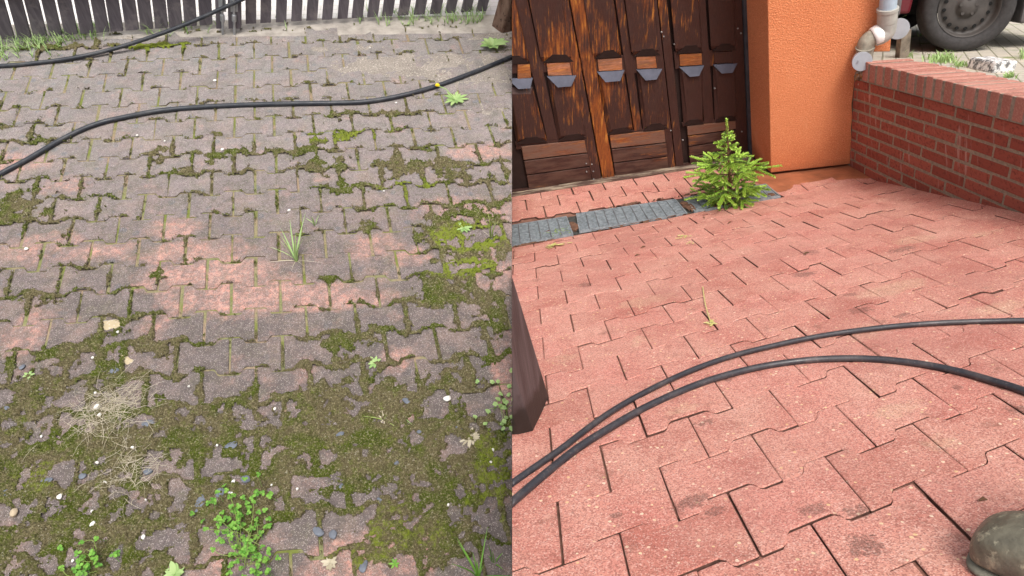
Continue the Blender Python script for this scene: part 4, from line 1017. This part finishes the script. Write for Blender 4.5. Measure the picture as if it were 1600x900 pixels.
def rosette(u, v, n, L, W_, mat, label, el_=.35, name='weed', cat='weed', fr=GL):
    th = weed(fr,u,v,label,cat,name); mb = MB(); r = random.Random(int(u*7+v))
    for k in range(n):
        q_ = 6.283*k/n+r.uniform(-.2,.2); e_ = el_*r.uniform(.5,1.3)
        leaf(mb, th.p+np.array([0,0,.004]), np.array([math.cos(q_)*math.cos(e_),math.sin(q_)*math.cos(e_),math.sin(e_)]), np.array([0,0,1.0]), L*r.uniform(.75,1.1), W_, .25)
    mb.build('leaves', mat, th); return th
th = weed(GL,463,408,'pale green grass tuft growing from a joint in the middle of the mossy paving','grass tuft','grass_tuft')
blades(GL,th,13,.15,.09,M_PALE_LEAF,'blades',w=.0075,lean=(-.01,.085,0)); blades(GL,th,4,.07,.09,M_GRASS,'low_blades',w=.005,lean=(-.05,.06,0)); blades(GL,th,7,.05,.09,M_DRYG,'dry_blades',w=.003,flat=1)
th = weed(GL,492,352,'thin wilting green sprig standing just beyond the middle grass tuft','weed'); blades(GL,th,6,.11,.03,M_PALE_LEAF,'blades',w=.005)
th = weed(GL,768,372,'tall thin grass sprig in the thick moss near the red paving','grass tuft','grass_tuft'); blades(GL,th,8,.19,.035,M_GRASS,'blades',w=.005); blades(GL,th,4,.04,.04,M_DRYG,'dry_blades',w=.003,flat=1)
th = weed(GL,748,905,'tall green grass blades at the front edge of the mossy paving','grass tuft','grass_tuft'); blades(GL,th,13,.155,.11,M_LEAF,'blades',w=.0055)
th = weed(GL,772,880,'upright grass sprig beside the red paving at the front','grass tuft','grass_tuft'); blades(GL,th,5,.16,.03,M_LEAF,'blades',w=.005)
th = weed(GL,600,655,'pale uprooted grass with bare roots lying on the moss','grass tuft','grass_tuft'); blades(GL,th,14,.02,.075,M_DRYG,'roots',w=.0035,flat=1); blades(GL,th,4,.03,.07,M_GRASS,'blades',w=.004,flat=1,lean=(.0,.03,0))
th = weed(GL,622,648,'single bent stalk of uprooted grass lying beside the bare roots','grass tuft','grass_tuft'); blades(GL,th,4,.02,.07,M_PALE_LEAF,'blades',w=.005,flat=1,lean=(.01,-.03,0))
th = weed(GL,172,640,'large patch of dry straw-coloured grass lying on the moss','dry grass','dry_grass'); straw(th,230,.055,.045)
th = weed(GL,205,735,'small thin patch of dry straw on the moss below the large dry patch','dry grass','dry_grass'); straw(th,90,.05,.06)
rosette(725,357,9,.042,.014,M_PALE_LEAF,'bright green leaf rosette on thick moss near the tall grass sprig')
rosette(586,568,9,.032,.011,M_PALE_LEAF,'small pale green rosette above the bare grass roots')
rosette(735,685,16,.045,.009,M_DRYG,'dried brown star-shaped weed lying on moss near the red paving',.15)
rosette(516,880,9,.03,.012,M_DRYG,'small dried brown weed beside the front pavers',.3)
rosette(275,897,9,.045,.018,M_PALE_LEAF,'pale green rosette cut by the front edge, left of the clover',.6)
rosette(46,588,5,.03,.010,M_PALE_LEAF,'tiny green seedling at the far left of the moss',.6)
rosette(617,882,6,.022,.007,M_LEAF,'tiny dark green seedling on the front pavers',.5)
th = weed(GL,712,158,'dandelion with one yellow flower on a long stalk near the black hose','dandelion','dandelion')
mb = MB(); r_ = random.Random(3)
for k in range(13): 
    q_ = 6.283*k/13; leaf(mb, th.p+np.array([0,0,.005]), np.array([math.cos(q_),math.sin(q_),.5*r_.random()+.15]), np.array([0,0,1.0]), .085*r_.uniform(.6,1.1), .02, .2)
mb.build('leaves', M_PALE_LEAF, th); fl = GL.hit(684,142); fl[2] = .02
st_ = MB(); st_.tube(arc([th.p+np.array([0,0,.005]), (th.p+fl)/2+np.array([0,0,.03]), fl+np.array([0,0,.01])],5), .0028, 7); so_ = st_.build('stalk', M_PALE_LEAF, th)
fb = MB()
for k in range(26):
    q_ = 6.283*k/13; leaf(fb, fl+np.array([0,0,.012]), np.array([math.cos(q_),math.sin(q_),.4+.7*(k//13)]), np.array([0,0,1.0]), .015, .005, .1)
fb.build('flower_head', M_YEL, th, parent=so_)
# clover plant
def creeper(u, v, us, label, n, cat='clover', name='clover_plant', ll=.0105, mat=None, nleaf=3, hz=.03):
    th = weed(GL,u,v,label,cat,name); mb = MB(); sb = MB(); r = random.Random(int(u)); 
    for k in range(n):
        tu, tv = r.choice(us); e_ = GL.hit(tu+r.gauss(0,16), tv+r.gauss(0,16)); e_[2] = .012+abs(r.gauss(0,hz))
        m_ = (th.p+e_)/2+np.array([r.gauss(0,.01),r.gauss(0,.01),.02+hz*.5])
        if k%5 == 0: sb = MB(); sb.tube(arc([th.p+np.array([r.gauss(0,.02),r.gauss(0,.02),.003]), m_+np.array([r.gauss(0,.015),r.gauss(0,.015),-.01]), e_],4), .0009, 4); sb.build('stem', M_GRASS, th)
        else: mb.tube([e_-np.array([r.gauss(0,.008),r.gauss(0,.008),e_[2]*.8]), e_], .0008, 4)
        ph = r.random()*6.28; nn = nrm(np.array([r.gauss(0,.35),r.gauss(0,.35)-.2,1.0]))
        for j in range(nleaf):
            q_ = ph+6.283*j/nleaf; d_ = np.array([math.cos(q_),math.sin(q_),0]); d_ = nrm(d_-nn*(d_@nn)); leaf(mb, e_, d_, nn, ll*r.uniform(.7,1.2), ll*1.0, .05)
    mb.build('leaves', mat or M_LEAF, th); return th
creeper(385,868,[(345,815),(355,840),(372,800),(372,835),(385,850),(398,780),(400,815),(408,845),(395,875),(415,890),(380,890),(360,872),(425,880),(350,790),(392,830)],'creeping clover with many round bright leaves at the front of the mossy paving',120)
creeper(152,885,[(145,884),(160,876),(155,890),(137,890),(170,895)],'small clump of bright clover leaves in the front left corner',22,ll=.012)
creeper(783,640,[(775,625),(785,640),(790,655),(780,612)],'grey-green trailing weed on moss at the border of the red paving',26,'weed','weed',.010,M_PALE_LEAF,5,.02)
th = weed(GL,770,75,'broad-leaved pale green weed at the foot of the brown corner post'); mb = MB(); r_ = random.Random(8)
for k in range(10):
    q_ = 6.283*k/10; leaf(mb, th.p+np.array([0,0,.01]), np.array([math.cos(q_),math.sin(q_)*.8,.5+.5*r_.random()]), np.array([0,0,1.0]), .095*r_.uniform(.6,1.2), .035, .3)
mb.build('leaves', M_PALE_LEAF, th)
# grass along the gate: many tufts that nobody could count
mb = MB(); r = random.Random(21)
dens_ = [(0,150,.9),(150,180,.3),(220,270,.35),(280,340,.25),(430,450,.2),(560,640,.35),(640,760,.8)]
for u0,u1,k in dens_:
    for i in range(int((u1-u0)*k*.95)):
        u = r.uniform(u0,u1); vb = np.interp(u,[0,160,340,560,760],[68,54,43,34,28])
        p = GL.hit(u, vb+r.uniform(-14,10)+(r.uniform(0,20) if u < 110 else 0)); p[2] = 0
        for j in range(3):
            q_ = r.random()*6.283; o = np.array([math.cos(q_),math.sin(q_),0]); h_ = r.uniform(.02,.08)
            pts = [p+o*.045*t_*t_+np.array([0,0,h_*t_]) for t_ in (0,.35,.7,1)]
            mb.strip(pts, [.004,.005,.003,.0005], np.cross(o,[0,0,1]))
vg = mb.build('verge_grass', M_PALE_LEAF, frame=GL, clip='L', fill=False); vg['kind'] = 'stuff'
# ... and on the yard behind the brick wall
mb = MB()
for (u,v,su,sv,n,h0) in ((1472,95,22,5,170,.05),(1412,88,9,3,60,.05),(1500,103,14,3,60,.03),(1578,121,8,3,40,.03),(1420,30,16,5,60,.08),(1598,90,6,4,30,.05),(1440,55,6,3,20,.03)):
    for i in range(n):
        p = TG.hit(u+r.gauss(0,su*.5), v+r.gauss(0,sv*.5)); p[2] = 0
        q_ = r.random()*6.283; o = np.array([math.cos(q_),math.sin(q_),0]); h_ = h0*r.uniform(.4,1.1)
        pts = [p+o*h_*.7*t_*t_+np.array([0,0,h_*t_]) for t_ in (0,.35,.7,1)]
        mb.strip(pts, [.006,.008,.005,.0005], np.cross(o,[0,0,1]))
vg = mb.build('verge_grass', M_PALE_LEAF, frame=TG, clip='R', fill=False); vg['kind'] = 'stuff'
# wilted bits and twigs on the red side
def wilt(fr, u, v, n, L, label, mat=M_WILT, W_=.012, lean=(0,0,0), name='wilted_weed', cat='weed'):
    th = weed(fr,u,v,label,cat,name); mb = MB(); r = random.Random(int(u+v))
    for k in range(n):
        q_ = r.random()*6.283; b = th.p+np.array([r.gauss(0,L*.6),r.gauss(0,L*.4),.004])+np.array(lean)*r.random()
        leaf(mb, b, np.array([math.cos(q_),math.sin(q_),.25*r.random()]), np.array([0,0,1.0]), L*r.uniform(.5,1.1), W_, .1)
    mb.build('leaves', mat, th); return th
wilt(GR,865,385,16,.045,'wilted yellow-green leaves on the red paving before the left drain grating')
wilt(GA,868,364,18,.06,'loose cut grass lying on the left drain grating',M_GRASS,.006,(.06,.0,0),'cut_grass','grass')
wilt(GR,1070,371,8,.03,'small wilted yellow leaf crumpled on the red paving before the middle drain grating')
wilt(GR,1079,381,5,.02,'tiny torn yellow leaf next to the crumpled wilted one',W_=.008)
th = wilt(GR,1111,506,9,.022,'wilted yellow sprig with a thin stalk in the middle of the red paving',W_=.008)
a = GR.hit(1111,506,.004); b = GR.hit(1098,448,.004); c_ = GR.hit(1102,475,.006); mb = MB(); mb.tube(arc([a,c_,b],5),.0016,5); mb.build('stalk', M_WILT, th)
for u,v,l,an,lb in ((1005,387,.03,.3,'nearer of two twig bits left of the crumpled yellow leaf'),(996,400,.025,0,'farther left twig bit below the middle drain grating'),(1140,349,.04,.5,'long thin dark twig just before the small spruce'),(1100,341,.03,1.2,'dark twig on red paving before the gap of the gratings'),(1260,397,.03,.2,'dark twig in the middle distance, right of the small spruce'),(1536,784,.012,-.4,'tiny dark crumb of wood just above the boot')):
    th = weed(GR,u,v,lb,'twig','twig','dark bits of twig on the red paving')
    d_ = np.array([math.cos(an),math.sin(an),0]); mb = MB(); mb.tube([th.p-d_*l/2+[0,0,.003],th.p+[0,0,.006],th.p+d_*l/2+[0,0,.003]],[.0015,.003,.001],6); mb.build('twig_stem', M_TWIG, th)

# ------------------------------------------------------------------ stones on the mossy side
M_PEB = simple('slate_pebble', (.135,.15,.18), .8, .25, 30, .001, 150); M_PEBW = simple('white_pebble', (.74,.72,.68), .7, .12, 30, .001, 150); M_PEBT = simple('tan_pebble', (.42,.34,.24), .7, .2, 30, .001, 150)
LM = [((463,400),'the middle grass tuft'),((172,640),'the large dry straw patch'),((205,740),'the small dry straw patch'),((385,868),'the clover plant'),((600,655),'the bare-rooted grass'),
      ((699,625),'the angular white stone'),((735,685),'the dried star-shaped weed'),((586,568),'the small pale rosette'),((725,357),'the bright rosette in thick moss'),((712,158),'the dandelion'),
      ((748,890),'the tall front grass'),((516,880),'the small dried front weed'),((24,803),'the oval tan stone'),((152,885),'the front corner clover clump'),((46,588),'the tiny far-left seedling'),((355,55),'the drop bolts of the gate'),((175,508),'the pale dried mud patch')]
USED = set()
def whereabouts(u, v, head):
    o = sorted(LM, key=lambda q_: math.hypot(q_[0][0]-u, q_[0][1]-v))
    def rel(q_):
        du, dv = u-q_[0][0], v-q_[0][1]; d_ = math.hypot(du,dv)
        dr = ('right' if du > 0 else 'left')+' of' if abs(du) > 1.6*abs(dv) else ('in front of' if dv > 0 else 'beyond') if abs(dv) > 1.6*abs(du) else ('front '+('right' if du > 0 else 'left') if dv > 0 else 'far '+('right' if du > 0 else 'left'))+' of'
        return ('just ' if d_ < 28 else 'close ' if d_ < 60 else '' if d_ < 120 else 'well ')+dr+' '+q_[1]
    for q_ in o[:6]:
        l_ = head+' '+rel(q_)
        if l_ not in USED and 4 <= len(l_.split()) <= 16: USED.add(l_); return l_
    l_ = head+' between '+o[0][1]+' and '+o[1][1]; USED.add(l_); return l_
k = 0
for u,v,a_,b_ in ((232,663,.040,.026),(313,788,.052,.030),(362,698,.04,.03),(8,775,.05,.035),(75,753,.035,.025),(130,745,.022,.022),(532,680,.026,.018),(535,761,.022,.018),(595,782,.018,.026),(487,645,0,0),(498,832,.036,.026),(521,836,.022,.030),(568,886,.040,.024),(232,738,.02,.03),(716,672,.03,.02),(636,628,.036,.02),(655,676,.018,.014),(345,770,.03,.03),(36,575,.022,.016),(180,580,.03,.03),(385,750,.03,.024),(310,450,0,0),(12,640,.03,.02),(620,725,.018,.014)):
    if not a_: continue
    p = GL.hit(u,v); p[2] = .0045; k += 1
    rock('pebble', M_PEB, GL, p, (a_*1.05,b_*1.0,.009), whereabouts(u,v,('large ' if a_ > .045 else 'small ' if a_ < .023 else '')+('long ' if a_ > 1.5*b_ else 'round ' if abs(a_-b_) < .003 else '')+'slate-blue pebble'), 'pebble', 'slate-blue pebbles in the moss', seed=k, rot=random.random()*3, sub=3)
for u,v,a_,lb in ((699,625,.030,'angular white stone on bare paving right of the uprooted grass'),(153,638,.020,'white shell-like stone beside the dry straw'),(158,651,.018,'cream stone touching the dry straw'),(24,803,.030,'oval tan stone at the far left of the moss')):
    p = GL.hit(u,v); p[2] = .004; k += 1
    rock('stone', M_PEBT if 'tan' in lb else M_PEBW, GL, p, (a_,a_*.75,.02), lb, 'stone', seed=k, rot=random.random()*3)
for u,v,s_ in ((94,777,.022),(365,754,.016),(361,771,.018),(146,820,.02),(430,640,.012),(66,683,.010),(153,724,.012),(165,755,.016),(145,800,.010),(344,680,0),(225,840,.016),(115,877,.012),(553,711,.010),(564,683,0),(767,723,.010),(770,704,.014),(208,700,.012),(229,782,.008),(465,765,.01),(425,759,.008),(270,887,.01),(340,697,.01),(296,605,.01),(146,560,.012),(150,615,.01),(185,520,.012),(258,222,.010),(215,213,.014),(336,127,.02),(578,76,.012),(619,162,.012),(518,140,0),(348,235,.018),(452,330,.016),(42,390,.02),(345,660,.01),(245,900,0),(600,300,.01),(672,605,.009),(700,790,.012)):
    if not s_: continue
    p = GL.hit(u,v); p[2] = .003; k += 1
    rock('grit_stone', M_PEBW, GL, p, (s_,s_*.8,.010), whereabouts(u,v,('tiny' if s_ < .0125 else 'small')+' white stone bit'), 'stone', 'tiny white stones on the mossy paving', seed=k, rot=random.random()*3, sub=2)

# ------------------------------------------------------------------ work boot
t = NT('scuffed_dark_leather', .5, .4)
c = t.mix(t.mr(t.noise(14,5,.65),.35,.65), (.085,.078,.058), (.19,.175,.125)); c = t.mix(t.mr(t.noise(34,5,.75),.54,.68), c, (.38,.35,.25)); c = t.mix(t.mr(t.noise(5,3),.5,.62,0,.6), c, (.05,.048,.05))
M_LEATH = t.done(c, t.bump(t.math('ADD',t.noise(60,4,.6),t.math('MULTIPLY',t.noise(12,3),1.5)), .003, .8), t.mr(t.noise(25,3),.3,.7,.35,.7))
M_SOLE = simple('boot_sole_rubber', (.17,.16,.125), .8, .3, 40, .001)
M_LACE = simple('boot_lace', (.05,.045,.035), .8, .2, 60)
toe = GR.hit(1521,868); heel_dir = nrm(GR.hit(1700,930)-toe); sd2 = np.cross([0,0,1.0], heel_dir)
boot = Thing('work_boot', 'scuffed dark olive leather work boot, toe on the red paving at the front corner', 'boot', GR, toe)
def section(s_, hw_, h0, h1, n_=20, flat=.55):
    out = []
    for k in range(n_):
        q_ = 2*math.pi*k/n_; x = math.cos(q_); z = math.sin(q_)
        x = math.copysign(abs(x)**.75,x); z = math.copysign(abs(z)**(.8 if z > 0 else flat),z)
        out.append(toe+heel_dir*s_+sd2*x*hw_*1.0+np.array([0,0,1])*((h0+h1)/2+z*(h1-h0)/2))
    return out
def loft(secs, mat, name, parent=None):
    n_ = len(secs[0]); mb = MB(); vs = sum(secs,[]); fs = [(i*n_+k,i*n_+(k+1)%n_,(i+1)*n_+(k+1)%n_,(i+1)*n_+k) for i in range(len(secs)-1) for k in range(n_)]
    fs += [tuple(range(n_)), tuple((len(secs)-1)*n_+k for k in range(n_))]; mb.add(vs, fs)
    o = mb.build(name, mat, boot, parent=parent, smooth=True); q_ = o.modifiers.new('s','SUBSURF'); q_.levels = q_.render_levels = 2; return o
up_ = [(-.0,.018,.008,.034),(.004,.031,.007,.048),(.014,.042,.006,.062),(.034,.050,.006,.073),(.06,.054,.006,.078),(.09,.054,.006,.081),(.12,.051,.008,.088),(.15,.047,.010,.102),(.18,.044,.010,.125),(.21,.042,.010,.15),(.25,.040,.010,.155),(.285,.036,.010,.15),(.30,.026,.012,.12)]
ub = loft([section(*q_) for q_ in up_], M_LEATH, 'upper')
sl_ = [(-.004,.016,.0,.010),(.001,.033,.000,.012),(.012,.045,0,.013),(.034,.053,0,.013),(.06,.057,0,.013),(.11,.054,0,.014),(.15,.049,0,.016),(.20,.045,0,.022),(.25,.043,0,.024),(.295,.038,0,.024),(.312,.022,.002,.022)]
loft([section(*q_, flat=.35) for q_ in sl_], M_SOLE, 'sole')
mb = MB(); n_ = 24; cc = toe+heel_dir*.235
rings = [(.10,.050,.062),(.16,.046,.055),(.20,.047,.056),(.235,.051,.060),(.238,.045,.054),(.15,.040,.048)]
vs = [cc+heel_dir*(b_*math.cos(2*math.pi*k/n_))+sd2*(a_*math.sin(2*math.pi*k/n_))+np.array([0,0,h_]) for h_,a_,b_ in rings for k in range(n_)]
mb.add(vs, [(i*n_+k,i*n_+(k+1)%n_,(i+1)*n_+(k+1)%n_,(i+1)*n_+k) for i in range(len(rings)-1) for k in range(n_)])
sh = mb.build('shaft', M_LEATH, boot, smooth=True)
for k in range(5):
    s_ = .125+.018*k; h_ = .090+.013*k+.004; a = toe+heel_dir*s_+sd2*.026+np.array([0,0,h_-.006]); b = toe+heel_dir*s_-sd2*.026+np.array([0,0,h_-.006]); m_ = (a+b)/2+np.array([0,0,.008])
    mb = MB(); mb.tube(arc([a,m_,b],4), .0025, 6); mb.build('lace', M_LACE, boot, smooth=True)
